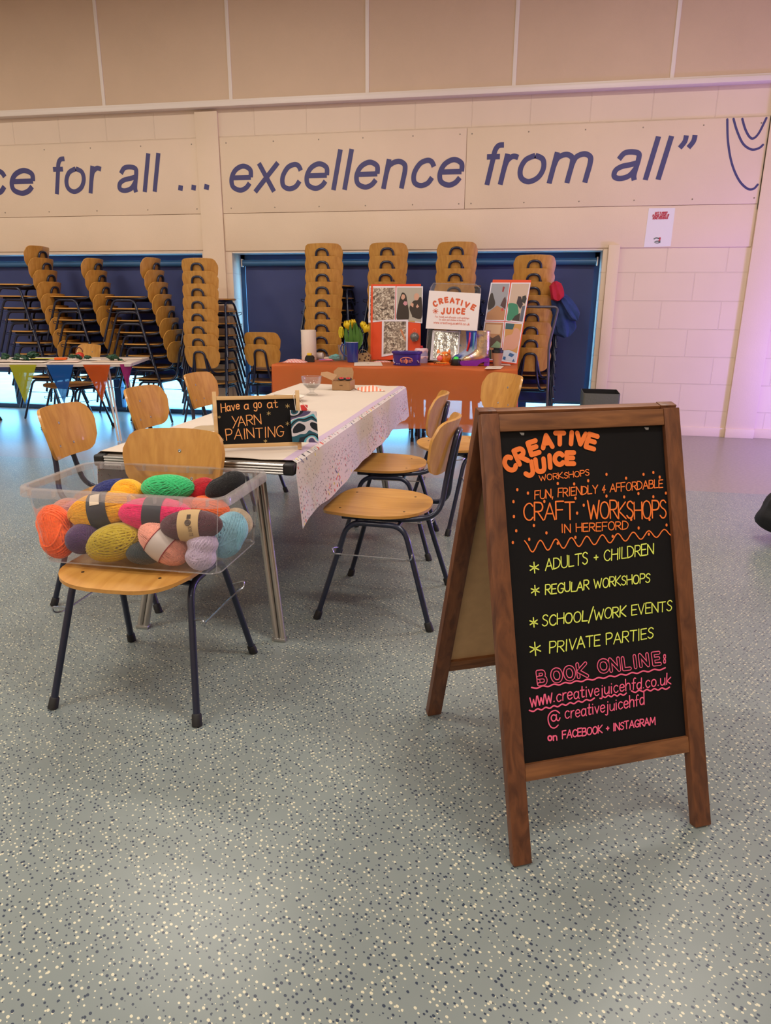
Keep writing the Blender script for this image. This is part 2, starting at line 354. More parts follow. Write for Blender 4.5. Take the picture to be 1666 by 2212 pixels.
def floor_mat():
    m = bpy.data.materials.new('speckled_vinyl'); m.use_nodes = True; nt = m.node_tree; b = nt.nodes['Principled BSDF']; L = nt.links.new
    g = nt.nodes.new('ShaderNodeNewGeometry'); mp = nt.nodes.new('ShaderNodeMapping'); L(g.outputs['Position'], mp.inputs['Vector'])
    mp.inputs['Rotation'].default_value = (0, 0, R_(35))
    def math_(op, a, bb, c=None):
        n = nt.nodes.new('ShaderNodeMath'); n.operation = op
        for i, q in enumerate((a, bb, c)):
            if q is None: continue
            if isinstance(q, (int, float)): n.inputs[i].default_value = q
            else: L(q, n.inputs[i])
        return n.outputs[0]
    def mix(fac, a, bb):
        n = nt.nodes.new('ShaderNodeMix'); n.data_type = 'RGBA'; L(fac, n.inputs[0])
        for i, q in ((6, a), (7, bb)):
            if isinstance(q, tuple): n.inputs[i].default_value = q
            else: L(q, n.inputs[i])
        return n.outputs[2]
    nb = nt.nodes.new('ShaderNodeTexNoise'); nb.inputs['Scale'].default_value = 1.6; nb.inputs['Detail'].default_value = 5; L(g.outputs['Position'], nb.inputs['Vector'])
    cr = nt.nodes.new('ShaderNodeValToRGB'); L(nb.outputs['Fac'], cr.inputs[0]); cr.color_ramp.elements[0].position = .35; cr.color_ramp.elements[1].position = .7
    cr.color_ramp.elements[0].color = rgb((122, 132, 130)); cr.color_ramp.elements[1].color = rgb((132, 141, 138))
    col = cr.outputs[0]
    sx = nt.nodes.new('ShaderNodeSeparateXYZ'); L(g.outputs['Position'], sx.inputs[0])
    edge = math_('GREATER_THAN', sx.outputs['Y'], 5.125)
    for sc, off, dens, c in ((98, 0, .58, (206, 202, 176)), (98, 5.3, .56, (52, 62, 78))):
        ad = nt.nodes.new('ShaderNodeVectorMath'); ad.operation = 'MULTIPLY_ADD'; L(mp.outputs[0], ad.inputs[0]); ad.inputs[1].default_value = (.78, 1.0, 1); ad.inputs[2].default_value = (off, off*.7, 0)
        v = nt.nodes.new('ShaderNodeTexVoronoi'); v.voronoi_dimensions = '2D'; v.inputs['Scale'].default_value = sc; L(ad.outputs[0], v.inputs['Vector'])
        s2 = nt.nodes.new('ShaderNodeSeparateColor'); L(v.outputs['Color'], s2.inputs[0])
        thr = math_('MULTIPLY', math_('MAXIMUM', math_('SUBTRACT', s2.outputs[0], dens), 0), .20/(1-dens))
        thr = math_('ADD', thr, math_('MULTIPLY', math_('GREATER_THAN', s2.outputs[0], dens), .09))
        fac = math_('LESS_THAN', v.outputs['Distance'], thr)
        col = mix(fac, col, rgb(c))
    nb2 = nt.nodes.new('ShaderNodeTexNoise'); nb2.inputs['Scale'].default_value = 45; nb2.inputs['Detail'].default_value = 3; L(g.outputs['Position'], nb2.inputs['Vector'])
    c2 = nt.nodes.new('ShaderNodeValToRGB'); L(nb2.outputs['Fac'], c2.inputs[0]); c2.color_ramp.elements[0].position = .4; c2.color_ramp.elements[1].position = .65
    c2.color_ramp.elements[0].color = rgb((140, 130, 124)); c2.color_ramp.elements[1].color = rgb((152, 142, 134))
    col = mix(edge, col, c2.outputs[0])
    L(col, b.inputs['Base Color']); b.inputs['Roughness'].default_value = .30; b.inputs['Specular IOR Level'].default_value = .38
    n3 = nt.nodes.new('ShaderNodeTexNoise'); n3.inputs['Scale'].default_value = 9; L(g.outputs['Position'], n3.inputs['Vector'])
    bp = nt.nodes.new('ShaderNodeBump'); bp.inputs['Strength'].default_value = .05; bp.inputs['Distance'].default_value = .01; L(n3.outputs['Fac'], bp.inputs['Height']); L(bp.outputs[0], b.inputs['Normal'])
    return m
XL, XR, YB, ZC, WY = -9.0, 4.6, -4.5, 5.2, WALL_Y
struct('floor', MB().box(((XL+XR)/2, (YB+7.9)/2, -.05), (XR-XL+.4, 7.9-YB+.2, .1)), floor_mat())
struct('ceiling', MB().box(((XL+XR)/2, (YB+WY)/2, ZC+.05), (XR-XL+.4, WY-YB+1, .1)), pm('ceiling_paint', (205, 192, 178), .8, bump=(30, .05)))
struct('wall_left', MB().box((XL-.1, (YB+WY)/2, ZC/2), (.2, WY-YB+.6, ZC)), WALL)
struct('wall_right', MB().box((XR+.1, (YB+WY)/2, ZC/2), (.2, WY-YB+.6, ZC)), WALL)
struct('wall_front', MB().box(((XL+XR)/2, YB-.1, ZC/2), (XR-XL+.4, .2, ZC)), WALL)
ZT, ZL = 1.832, 1.842                                  # window head, ledge of the boards above
XW = [(-8.3, -3.467), (-3.121, .793)]                  # the two window openings
mb = MB()
def slab(m, x0, x1, y0, y1, z0, z1, **k): return m.box(((x0+x1)/2, (y0+y1)/2, (z0+z1)/2), (x1-x0, y1-y0, z1-z0), **k)
slab(mb, XL, -8.3, WY, WY+.4, 0, ZT); slab(mb, -3.467, -3.121, WY, WY+.4, 0, ZT); slab(mb, .793, XR, WY, WY+.4, 0, ZT); slab(mb, XL, XR, WY, WY+.4, ZT, ZC)
struct('wall_back', mb, BLOCK)
# boards, column, rails
PN = .016
p1 = struct('trim_1', slab(MB(), XL, -3.445, WY-PN, WY+.01, 2.221, 2.952, bev=.003), WALL)
p2 = struct('trim_2', slab(MB(), -3.188, -.602, WY-PN, WY+.01, 2.221, 2.952, bev=.003), WALL)
p3 = struct('trim_3', slab(MB(), -.598, 2.15, WY-PN, WY+.01, 2.221, 2.952, bev=.003), WALL)
p4 = struct('trim_4', slab(MB(), -3.442, -3.192, WY-.03, WY+.01, 0, 3.2, bev=.004), WALL)                         # column between the windows
struct('trim_5', slab(MB(), -3.188, 2.15, WY-.012, WY+.01, ZL, 2.217, bev=.003), WALL)
struct('trim_6', slab(MB(), XL, -3.445, WY-.012, WY+.01, ZL+.01, 2.217, bev=.003), WALL)
m = slab(MB(), XL, 2.15, WY-.095, WY+.01, 3.222, 3.265, bev=.004); slab(m, XL, 2.15, WY-.08, WY+.01, 3.262, 3.285, bev=.003)
slab(m, 2.15, XR, WY-.095, WY+.01, 3.222, 3.265, bev=.004)
struct('trim_7', m, WHITE)                                                                               # rail under the upper panels
m = slab(MB(), XL, XR, WY-.07, WY+.01, 3.285, ZC)
struct('trim_8', m, UPPER)
m = MB()
for px, py in ((-60, 255), (226.1, 241.6), (499.7, 228.7), (793.4, 214.2), (1109.3, 199), (1450.3, 182), (1830, 170)):
    x = on_y(px, py, WY-.075).x; slab(m, x-.018, x+.018, WY-.076, WY-.06, 3.285, ZC, bev=.002)
struct('trim_9', m, WHITE)                                                                               # strips between the upper panels
struct('trim_10', slab(MB(), .838, .946, WY-.045, WY+.01, 0, 1.868, bev=.006), WALL)                        # trunking beside the window
struct('trim_11', slab(MB(), 2.158, 2.432, WY-.036, WY+.01, 0, ZC, bev=.004), WALL)                         # pillar
m = slab(MB(), .946, 2.158, WY-.016, WY+.01, 0, .094, bev=.004); slab(m, 2.158, 2.432, WY-.052, WY-.03, 0, .094, bev=.004); slab(m, 2.432, XR, WY-.016, WY+.01, 0, .094, bev=.004)
struct('baseboard_back', m, WALL)
m = slab(MB(), 2.158, 2.172, WY-.022, WY+.0, 2.17, 2.96)
struct('trim_12', m, pm('pillar_side_shade', (150, 142, 130), .6))  # added strip on the pillar's left side; its grey stands for shade
# ground outside
struct('ground', MB().box((-3, 14, -.12), (40, 12, .1)), pm('pale_paving', (196, 198, 196), .8, nz=(3, .08)))
# windows
def glass_mat(name, tint, tfac, rough=.02, diff=None):
    m = bpy.data.materials.new(name); m.use_nodes = True; nt = m.node_tree; nt.nodes.clear(); L = nt.links.new
    out = nt.nodes.new('ShaderNodeOutputMaterial'); t = nt.nodes.new('ShaderNodeBsdfTransparent'); t.inputs[0].default_value = tint
    gl = nt.nodes.new('ShaderNodeBsdfGlossy'); gl.inputs['Roughness'].default_value = rough
    lw = nt.nodes.new('ShaderNodeLayerWeight'); lw.inputs[0].default_value = .25
    mr = nt.nodes.new('ShaderNodeMapRange'); mr.inputs[3].default_value = .03; mr.inputs[4].default_value = .30; L(lw.outputs['Fresnel'], mr.inputs[0])
    mx = nt.nodes.new('ShaderNodeMixShader'); L(mr.outputs[0], mx.inputs[0]); L(t.outputs[0], mx.inputs[1]); L(gl.outputs[0], mx.inputs[2]); last = mx
    if diff:
        d = nt.nodes.new('ShaderNodeBsdfDiffuse'); d.inputs[0].default_value = diff; tr = nt.nodes.new('ShaderNodeBsdfTranslucent'); tr.inputs[0].default_value = diff
        m2 = nt.nodes.new('ShaderNodeMixShader'); L(d.outputs[0], m2.inputs[1]); L(tr.outputs[0], m2.inputs[2])
        m3 = nt.nodes.new('ShaderNodeMixShader'); m3.inputs[0].default_value = tfac; L(mx.outputs[0], m3.inputs[1]); L(m2.outputs[0], m3.inputs[2]); last = m3
    L(last.outputs[0], out.inputs[0]); MATS[name] = m
    return m
PANE = glass_mat('window_glass', (.95, .98, 1, 1), 0)
GLASS = glass_mat('clear_glass', (.97, .98, .98, 1), .05, .02, (.9, .92, .95, 1))
def window(name, x0, x1, mull):
    r = bpy.data.objects.new(name, None); COL.objects.link(r); r['kind'] = 'structure'; r.location = ((x0+x1)/2, WY+.28, 0); iv = Matrix.Translation(-Vector(r.location))
    m = MB(); slab(m, x0, x1, WY+.24, WY+.34, 0, .055, bev=.006); slab(m, x0, x1, WY+.24, WY+.34, 1.74, ZT, bev=.006); slab(m, x0, x0+.05, WY+.24, WY+.34, 0, ZT); slab(m, x1-.05, x1, WY+.24, WY+.34, 0, ZT)
    m.build('window_frame', NAVYF, r, inv=iv)
    xs = [x0+.05]+[q for q in mull]+[x1-.05]
    for q in mull: slab(MB(), q-.045, q+.045, WY+.235, WY+.335, .055, 1.74, bev=.006).build('mullion', NAVYF, r, inv=iv)
    for a, b in zip(xs[:-1], xs[1:]): slab(MB(), a, b, WY+.285, WY+.291, .05, 1.74).build('pane', PANE, r, inv=iv)
    slab(MB(), x0+.004, x1-.004, WY+.002, WY+.24, ZT-.012, ZT-.001).build('window_head', WHITE, r, inv=iv)
xm = [on_y(p, 860, WY+.24).x for p in (42, 256)]; dm = xm[1]-xm[0]
window('window_1', XW[0][0], XW[0][1], [xm[0]-2*dm, xm[0]-dm, xm[0], xm[1]])
xr = [on_y(p, 885, WY+.24).x for p in (905, 1006)]; 
window('window_2', XW[1][0], XW[1][1], [xr[0]-1.1, xr[0], xr[1], xr[1]+.62])
# wall lettering: slanted sans-serif words on the boards
INK = pm('lettering_blue', (62, 60, 112), .5)
# letters drawn as even strokes with square ends; 10 = ascender height
SL = {'c': (7.0, '~6.1,5.1 5.2,6.3 3.9,6.65 2.2,5.9 1.2,3.7 1.7,1.5 3.5,.6 5.3,1.1 6.2,2.5'),
'e': (7.77, '1.3,3.75 6.7,3.75|~6.7,3.75 6.2,5.7 4.0,6.65 1.9,5.7 1.1,3.6 1.8,1.5 4.0,.55 5.7,1.1 6.6,2.3'),
'f': (3.9, '~3.9,9.35 2.6,9.2 2.0,8.1 2.0,6|2.0,6.6 2.0,0|.3,6.65 3.6,6.65'), 'o': (7.77, '~3.9,6.65 1.8,5.7 1.05,3.6 1.8,1.5 3.9,.55 6.0,1.5 6.75,3.6 6.0,5.7 3.9,6.65'),
'r': (4.65, '1.5,7.25 1.5,0|~1.5,3.4 1.8,5.6 3.0,6.6 4.4,6.3'), 'l': (3.1, '1.5,10 1.5,0'), 'x': (7.0, '.7,7.25 6.3,0|6.2,7.25 .8,0'),
'a': (7.77, '~1.3,5.0 2.2,6.4 4.0,6.65 5.7,6.2 6.1,4.9 6.1,2.2 6.2,.9 6.6,0|~6.1,4.1 4.6,3.7 2.5,3.3 1.25,2.4 1.4,1.0 3.0,.5 5.0,1.1 6.1,2.8'),
'n': (7.77, '1.4,7.25 1.4,0|~1.4,3.6 1.8,5.7 3.9,6.65 5.8,5.9 6.3,4.3 6.3,2.2|6.3,2.4 6.3,0'),
'm': (11.6, '1.4,7.25 1.4,0|~1.4,3.8 1.9,5.9 3.7,6.65 5.4,5.9 5.8,4.3 5.8,2.2|5.8,2.4 5.8,0|~5.8,3.8 6.3,5.9 8.1,6.65 9.8,5.9 10.2,4.3 10.2,2.2|10.2,2.4 10.2,0'),
'.': (3.9, '1.9,1.35 1.9,0'), '”': (4.7, '~1.3,10 1.35,8.6 .5,7.2|~3.6,10 3.65,8.6 2.8,7.2')}
def flat_stroke(mb, pts, w, Y):
    P = [Vector((p[0], p[1])) for p in pts]; vs = []; n = len(P)
    for i in range(n):
        d = (P[min(i+1, n-1)]-P[max(i-1, 0)]).normalized(); q = Vector((-d.y, d.x))*w/2
        vs += [(P[i].x+q.x, Y, P[i].y+q.y), (P[i].x-q.x, Y, P[i].y-q.y)]
    mb.add(vs, [[2*i, 2*i+1, 2*i+3, 2*i+2] for i in range(n-1)])
def word(text, xl, xr, zb, asc, par, off=PN, sh=.21, w=1.28):
    """italic word between wall positions xl..xr (ink to ink), baseline zb, ascender height asc"""
    segs = []; x = 0
    for c in text:
        adv, st = SL[c]
        for sg in st.split('|'):
            sm = sg[0] == '~'; p = [Vector((float(q.split(',')[0])+x, float(q.split(',')[1]), 0)) for q in sg.lstrip('~').split()]
            p = smooth(p, 8) if sm else p; segs.append([(q.x+sh*q.y, q.y) for q in p])
        x += adv
    a = min(p[0] for s_ in segs for p in s_)-w/2; b = max(p[0] for s_ in segs for p in s_)+w/2; kx = (xr-xl)/(b-a); kz = asc/10; mb = MB()
    for i, s_ in enumerate(segs): flat_stroke(mb, [(xl+(p[0]-a)*kx, zb+p[1]*kz) for p in s_], w*(kx+kz)/2, WY-off-.0012-.00008*i)
    mb.build('lettering', INK, par, flat=True)
X_ = lambda px, py: on_y(px, py, WY-PN).x
word('ce', X_(-32, 423), X_(81, 420), 2.448, .378, p1)
word('for', X_(117, 420), X_(225, 388), 2.450, .378, p1)
word('all', X_(255, 417), X_(347, 332), 2.450, .378, p1)
word('..', X_(384.6, 410), X_(424.5, 405), 2.456, .378, p1, w=1.35)
word('.', on_y(440, 410, WY-.03).x, on_y(453.5, 405, WY-.03).x, 2.456, .378, p4, off=.03, w=1.35)
word('excellence', X_(497, 418), X_(1003.8, 360), 2.424, .378, p2)
word('from', X_(1044, 401), X_(1278, 394), 2.437, .380, p3)
word('all', X_(1320, 390), X_(1457, 294.7), 2.447, .372, p3)
word('”', X_(1463, 325), X_(1507, 293), 2.447, .372, p3)
m = MB(); pw = Plane((0, WY-PN, 0), (1, 0, 0), (0, 0, 1))
pline(m, pw, [(1571.5, 258), (1573, 305), (1581, 352), (1596, 388), (1614, 407), (1628, 408), (1637, 399)], .02)
pline(m, pw, [(1585, 257), (1593, 284), (1606, 311), (1624, 323), (1640, 320), (1648.5, 313)], .02)
pline(m, pw, [(1604, 257), (1610, 278), (1619, 295), (1628, 299), (1640, 287), (1656, 255)], .02)
m.build('wall_motif', INK, p3, flat=True)
m = MB(); rr = random.Random(3)
for x0, x1 in ((-7, -3.5), (-3.1, -.65), (-.55, 2.1)):
    n = int((x1-x0)/.6)+1
    for i in range(n+1):
        for z in (2.27, 2.90): m.lathe([(.007, 0), (.006, .003)], n=8, M=Matrix.Translation((x0+(x1-x0)*i/n+rr.uniform(-.02, .02), WY-PN, z)) @ Matrix.Rotation(PI/2, 4, 'X'), capt=True)
m.build('board_screw', pm('screw_grey', (140, 128, 118), .5, .6), p2)['kind'] = 'stuff'
# feedback poster
pp = Plane((0, WY-.0125, 0), (1, 0, 0), (0, 0, 1)); q = [pp.uv(*p) for p in ((1402, 450), (1459, 449), (1449, 532), (1391, 534))]
po = on_y(1424, 534, WY-.014)
m = MB(); m.prism([(p.x, p.y) for p in q], 0, .0015, pp.M())
pr = thing('feedback_poster', 'white paper notice with red capital heading taped on the wall right of the window', 'poster', (po.x, WY-.014, po.z))
part('paper', m, pm('white_paper', (226, 220, 228), .7), pr)
m = MB(); po_ = Plane((0, WY-.0145, 0), (1, 0, 0), (0, 0, 1))
write(m, po_, 'GOT 5 MINS?', (1415, 462.5), (1441.5, 461.5), 4, .006, jit=0, slant=.15); write(m, po_, 'PLEASE LEAVE US', (1410, 468), (1445, 467), 4, .006, jit=0, slant=.15); write(m, po_, 'SOME FEEDBACK', (1410, 473.5), (1443, 472.5), 4, .006, jit=0, slant=.15)
part('lettering', m, pm('red_print', (186, 60, 78), .6), pr, flat=True)
m = MB(); pline(m, po_, [(1413.5, 516), (1418, 514), (1423, 515)], .012); pline(m, po_, [(1415, 523), (1420, 521), (1426, 523)], .012); pline(m, po_, [(1417, 525), (1424, 524.5), (1426.5, 520)], .007)
part('emblem', m, pm('grey_print', (110, 120, 118), .6), pr, flat=True)
m = MB(); pline(m, po_, [(1424, 515), (1426.5, 514), (1425.5, 518), (1424, 520)], .012)
part('emblem_accent', m, pm('red_print', (186, 60, 78), .6), pr, flat=True)

# roller blinds
BLIND = pm('navy_blind_fabric', (64, 73, 120), .75, nz=(1.2, .10), bump=(300, .08), trans=.12)
def blind(label, x0, x1, zb, seed, pleats):
    r = thing('roller_blind', label, 'blind', ((x0+x1)/2, WY+.13, zb))
    part('roller_tube', MB().tube([(x0, WY+.13, 1.725), (x1, WY+.13, 1.725)], .034, 14), pm('daylit_tube_blue', (56, 100, 142), .4), r)  # daylight leaking round the blind is put into the tube's lighter blue
    G = []
    for i in range(25):
        z = 1.70+(zb-1.70)*i/24; row = []
        for j in range(61):
            x = x0+.008+(x1-x0-.016)*j/60; w = 0
            for (a, sl, am) in pleats: w += am*math.exp(-((x-x0-a-sl*(1.70-z))/.10)**2)*min(1, (1.7-z)*3)
            row.append((x, WY+.16-w-.004*math.sin(x*3+seed), z))
        G.append(row)
    part('fabric', MB().sheet(G, .002), BLIND, r)
    part('bottom_bar', MB().box(((x0+x1)/2, WY+.16, zb), (x1-x0-.01, .012, .03), bev=.004), NAVYF, r)
    for x in (x0-.012, x1+.012): part('bracket', MB().box((x, WY+.13, 1.725), (.012, .05, .085), bev=.005), WHITE, r)
blind('navy roller blind over the window left of the white column', -8.2, -3.52, .47, 0, [(3.0, .4, .02), (1.2, .3, .015)])
blind('navy roller blind with a diagonal crease over the window behind the orange table', -3.045, .745, .285, 1, [(.12, .62, .028), (.75, .5, .012)])

# ------------------------------------------------------------------ stacking chairs
BEECH = wood('beech_ply', (184, 130, 60), (202, 150, 76), (40, 3.2, 40), .36, .5)
BEECHB = wood('beech_ply_back', (182, 128, 58), (202, 150, 74), (40, 40, 2.6), .36, .5)
TUBEM = pm('navy_steel_tube', (26, 34, 58), .32, .25, coat=.3)
RUB = pm('black_rubber', (16, 17, 20), .6); STEEL = pm('bright_steel', (170, 172, 176), .25, .9)
def seat_mb():
    m = MB(); n = 56; rings = 7
    def outline(a):
        c, s = math.cos(a), math.sin(a); e = 3.6 if s < 0 else 2.35
        x = .222*math.copysign(abs(c)**(2/e), c); y = math.copysign(abs(s)**(2/e), s)*(.232 if s < 0 else .215)
        return x*(1-.05*max(0, y/.2)), y-.022
    def zt(x, y):
        d = (x/.22)**2+((y+.02)/.22)**2; z = .455+.007*(d-.6); f = max(0, (-y-.15)/.10)
        return z-.016*f*f
    vs = [(0, -.01, zt(0, 0))]; fs = []
    for r in range(1, rings+1):
        for k in range(n):
            x, y = outline(2*PI*k/n); t = r/rings; vs.append((x*t, -.01+(y+.01)*t, zt(x*t, y*t)))
    for k in range(n): fs.append([0, 1+k, 1+(k+1) % n])
    for r in range(rings-1):
        for k in range(n): fs.append([1+r*n+k, 1+(r+1)*n+k, 1+(r+1)*n+(k+1) % n, 1+r*n+(k+1) % n])
    N = len(vs); vs += [(v[0], v[1], v[2]-.012) for v in vs]; fs += [[i+N for i in f][::-1] for f in fs]
    o = 1+(rings-1)*n
    for k in range(n): fs.append([o+k, N+o+k, N+o+(k+1) % n, o+(k+1) % n])
    return m.add(vs, fs)
def back_pt(u, w):
    """u across -1..1, w 0 bottom..1 top"""
    hw = .188*(.90+.13*min(1, w*1.6)) if w < .6 else .1875*(1.03-.02*(w-.6))
    z = .612+.222*w; y = .228+.055*w+.01*(w-.5)**2
    x = u*hw
    return x, y-1.65*x*x+.018, z
def backrest_mb():
    nu, nw = 24, 16; G = []
    for i in range(nw+1):
        row = []
        for j in range(nu+1):
            u = -1+2*j/nu; w = i/nw
            # rounded outline: big radius below, smaller above
            a = abs(u); cb = .40; ct = .16
            if a > .62: k = (a-.62)/.38; lo = .28*(1-math.sqrt(max(0, 1-k**2.3)))
            else: lo = 0
            if a > .70: k = (a-.70)/.30; hi = .27*(1-math.sqrt(max(0, 1-k**2.2)))
            else: hi = 0
            lo += .03*u*u; ww = lo+(1-hi-lo+.02*(1-u*u)-.02)*w
            row.append(back_pt(u, ww))
        G.append(row)
    return MB().sheet(G, .012)
def mount(w): p = back_pt(0, w); return Vector((0, p[1]+.012, p[2]))
def chair_parts(root, detail):
    seat_mb().build('seat', BEECH, root); b = backrest_mb().build('backrest', BEECHB, root, sharp=50)
    for x, w in ((0, .66), (-.052, .24), (.052, .24)):
        if not detail: break
        p = back_pt(x/.2, w)
        MB().lathe([(.0065, 0), (.0062, .002), (.003, .0032), (.0012, .0022)], n=12, M=Matrix.Translation((x, p[1]-.0118, p[2])) @ Matrix.Rotation(PI/2, 4, 'X') @ Matrix.Rotation(R_(-14), 4, 'X')).build('screw', STEEL, b)
    if detail:
        for x, y in ((-.13, -.17), (.13, -.17), (-.12, .10), (.12, .10)):
            d = (x/.22)**2+((y+.02)/.22)**2; z = .455+.007*(d-.6)-.016*(max(0, (-y-.15)/.10))**2
            MB().lathe([(.0055, -.001), (.0050, .0008), (.001, .0009)], (x, y, z), 10).build('seat_screw', pm('dark_screw', (70, 56, 44), .4, .5), root)
    pth = [(-.165, -.15, .432), (-.165, .10, .432), (-.105, .245, .440), (-.066, .262, .60), (-.056, .297, .782), (.056, .297, .782), (.066, .262, .60), (.105, .245, .440), (.165, .10, .432), (.165, -.15, .432)]
    MB().tube(fillet(pth, [0, .08, .08, .1, .052, .052, .1, .08, .08, 0], 6), .0115, 10).build('back_tube', TUBEM, root)
    for sx in (-1, 1):
        for sy in (-1, 1):
            foot = Vector((.25*sx, .24*sy, .004)); top = Vector((.2*sx, .105*sy, .405)); mid = Vector((.198*sx, 0, .418))
            up = fillet([foot, top+Vector((0, .012*sy, .013)), mid], .06, 6)
            lg = MB().tube(up, .0115, 10).build('leg', TUBEM, root)
            d = (top-foot).normalized()
            f = MB().tube([foot-d*.004, foot+d*.03, foot+d*.034], [.0165, .0155, .0125], 12)
            if detail: f.build('rubber_foot', RUB, lg)
    for sy in (-1, 1): MB().tube([(-.2, .09*sy, .412), (.2, .09*sy, .412)], .009, 8).build('crossbar', TUBEM, root)
    for sx in (-1, 1):
        x = .236*sx; k = .025*sx
        MB().tube(fillet([(x-k*.6, -.150, .315), (x+k, -.165, .325), (x+k, -.16, .300), (x+k*.4, -.135, .295), (x+k*.4, .135, .295), (x+k, .16, .300), (x+k, .165, .325), (x-k*.6, .150, .315)], .012, 4), .0032, 6).build('linking_hook', STEEL if detail else TUBEM, root)
def face(dx, dy): return math.atan2(dx, -dy)
proto = thing('stacking_chair', 'beech chair carrying the clear tub of yarn at the end of the white table', 'chair', (-1.16, 1.96, 0), 0, 'chairs around the white table')
chair_parts(proto, True)
def chair(x, y, rz, label, group, sc=1.0):
    c = dup(proto); c.location = (x, y, 0); c.rotation_euler = (0, 0, rz); c.scale = (sc,)*3; tag(c, label, 'chair', group)
    return c
GT = 'chairs around the white table'
chair(-1.69, 2.70, R_(90+3), 'beech chair on the left of the white table, nearest the camera of that side', GT)
chair(-1.73, 3.43, R_(90-2), 'middle beech chair on the left side of the white table', GT)
chair(-1.80, 4.25, R_(90-4), 'farthest beech chair on the left side of the white table, beside the short stack', GT)
chair(-.505, 2.775, R_(-90-3), 'nearer beech chair tucked under the terrazzo cloth, beside the A-board', GT)
chair(-.63, 3.56, R_(-90+2), 'farther beech chair under the terrazzo cloth, behind another chair', GT)
chair(-.27, 4.10, face(-.82, -.57), 'beech chair standing free behind the A-board, before the orange table', GT, 1.05)
lb = on_y(197, 752, 6.86)
chair(lb.x-.34*.27, lb.y-.94*.27, face(-.34, -.94), 'beech chair behind the bunting table, its backrest above the table top', 'chairs at the bunting table', 1.03)
chair(-6.02, 6.66, face(-.2, -1), 'beech chair cut by the left photo edge behind the bunting table', 'chairs at the bunting table', 1.0)
# stacks
sproto = None
ORD = ['topmost', 'second', 'third', 'fourth', 'fifth', 'sixth', 'seventh', 'eighth', 'ninth', 'tenth']
def stack(n, x, y, rz, where, group, sc=1.06, sh=.026, dz=.125, jx=.006):
    global sproto
    d = Vector((math.sin(rz), -math.cos(rz))); rnd = random.Random(int(x*100)); sx = 0
    for k in range(n):
        t = n-1-k
        lab = (ORD[t]+' chair ' if t == 0 else ('lowest chair ' if k == 0 else ORD[t]+' chair from the top '))+where
        if sproto is None:
            sproto = thing('stacking_chair', lab, 'chair', (x, y, 0), rz, group); chair_parts(sproto, False); c = sproto
        else: c = dup(sproto); tag(c, lab, 'chair', group)
        sx += rnd.uniform(-jx, jx)
        c.location = (x+d.x*sh*k-d.y*sx, y+d.y*sh*k+d.x*sx, k*dz*1.0); c.rotation_euler = (0, 0, rz+rnd.uniform(-.015, .015)); c.scale = (sc,)*3
LEFT, AWAY = R_(-90), R_(180)
BX = .26*1.06
def sx_at(px, Y): return on_y(px, 640, Y).x
stack(9, sx_at(143, 7.27)-BX, 7.27, LEFT, 'of the sideways stack nearest the left photo edge', 'chairs in the far left stack', sh=.032)
stack(8, sx_at(252, 7.36)-BX, 7.36, LEFT, 'of the sideways stack second from the left', 'chairs in the second sideways stack', sh=.032)
stack(8, sx_at(380, 7.36)-BX, 7.36, LEFT, 'of the sideways stack third from the left', 'chairs in the third sideways stack', sh=.032)
stack(8, on_y(424, 640, 6.86).x, 7.135, AWAY, 'of the stack with its back turned, before the white column', 'chairs in the stack before the column', sh=.010, sc=1.03, dz=.124)
stack(2, -2.66, 7.36, AWAY, 'of the low stack of two left of the orange table', 'chairs in the low stack of two', sc=1.05)
stack(9, -2.02, 7.46, AWAY, 'of the stack behind the kitchen roll and tulips', 'chairs in the stack behind the kitchen roll', sh=.010)
stack(9, -1.335, 7.46, AWAY, 'of the stack behind the board of three photos', 'chairs in the stack behind the three photos', sh=.010)
stack(9, -.645, 7.44, AWAY, 'of the stack behind the white orange-lettered sign', 'chairs in the stack behind the white sign', sh=.010)
stack(8, .15, 7.46, AWAY, 'of the stack with a coat, on the trolley', 'chairs in the stack on the trolley', sh=.010)

# ------------------------------------------------------------------ A-board
DARKW = wood('stained_frame_wood', (82, 45, 24), (118, 71, 40), (34, 34, 4), .5, 1.5, .05)
DARKWH = wood('stained_rail_wood', (92, 54, 28), (136, 88, 50), (4, 34, 34), .5, 1.5, .05)
HARDB = pm('hardboard_back', (196, 160, 116), .75, nz=(30, .06))
CHALKB = pm('black_chalkboard', (15, 14, 16), .7, nz=(5, .12), spec=.2)
a0 = Vector((.066, 1.329, 0)); aw = .5434
aU = Vector((.90167, .43243, 0)); aN = Vector((-.43243, .90167, 0))            # along the foot line, away from the viewer
ab = thing('a_board', 'tall brown-framed chalkboard A-board with orange, yellow and pink handwriting', 'chalkboard sign', a0+aU*aw/2+aN*.3, math.atan2(aU.y, aU.x))
LEAN = .323; AH = 1.0141; AL = math.hypot(LEAN, AH)
fV = (aN*LEAN+Vector((0, 0, AH)))/AL; fp = Plane(a0, aU, fV); 
if fp.N.dot(aN) > 0: fp.N = -fp.N
FM = fp.M()                                                                   # local: x across, y up the board, z out to the viewer
FM = Matrix((fp.U, fp.V, fp.N)).transposed().to_4x4(); FM.translation = a0
rO = a0+aN*.640; rV = (Vector((0, 0, AH))-aN*(.640-LEAN-.012))/math.hypot(.640-LEAN-.012, AH)
RM = Matrix((aU, rV, rV.cross(aU))).transposed().to_4x4(); RM.translation = rO   # local z: inwards... rear frame
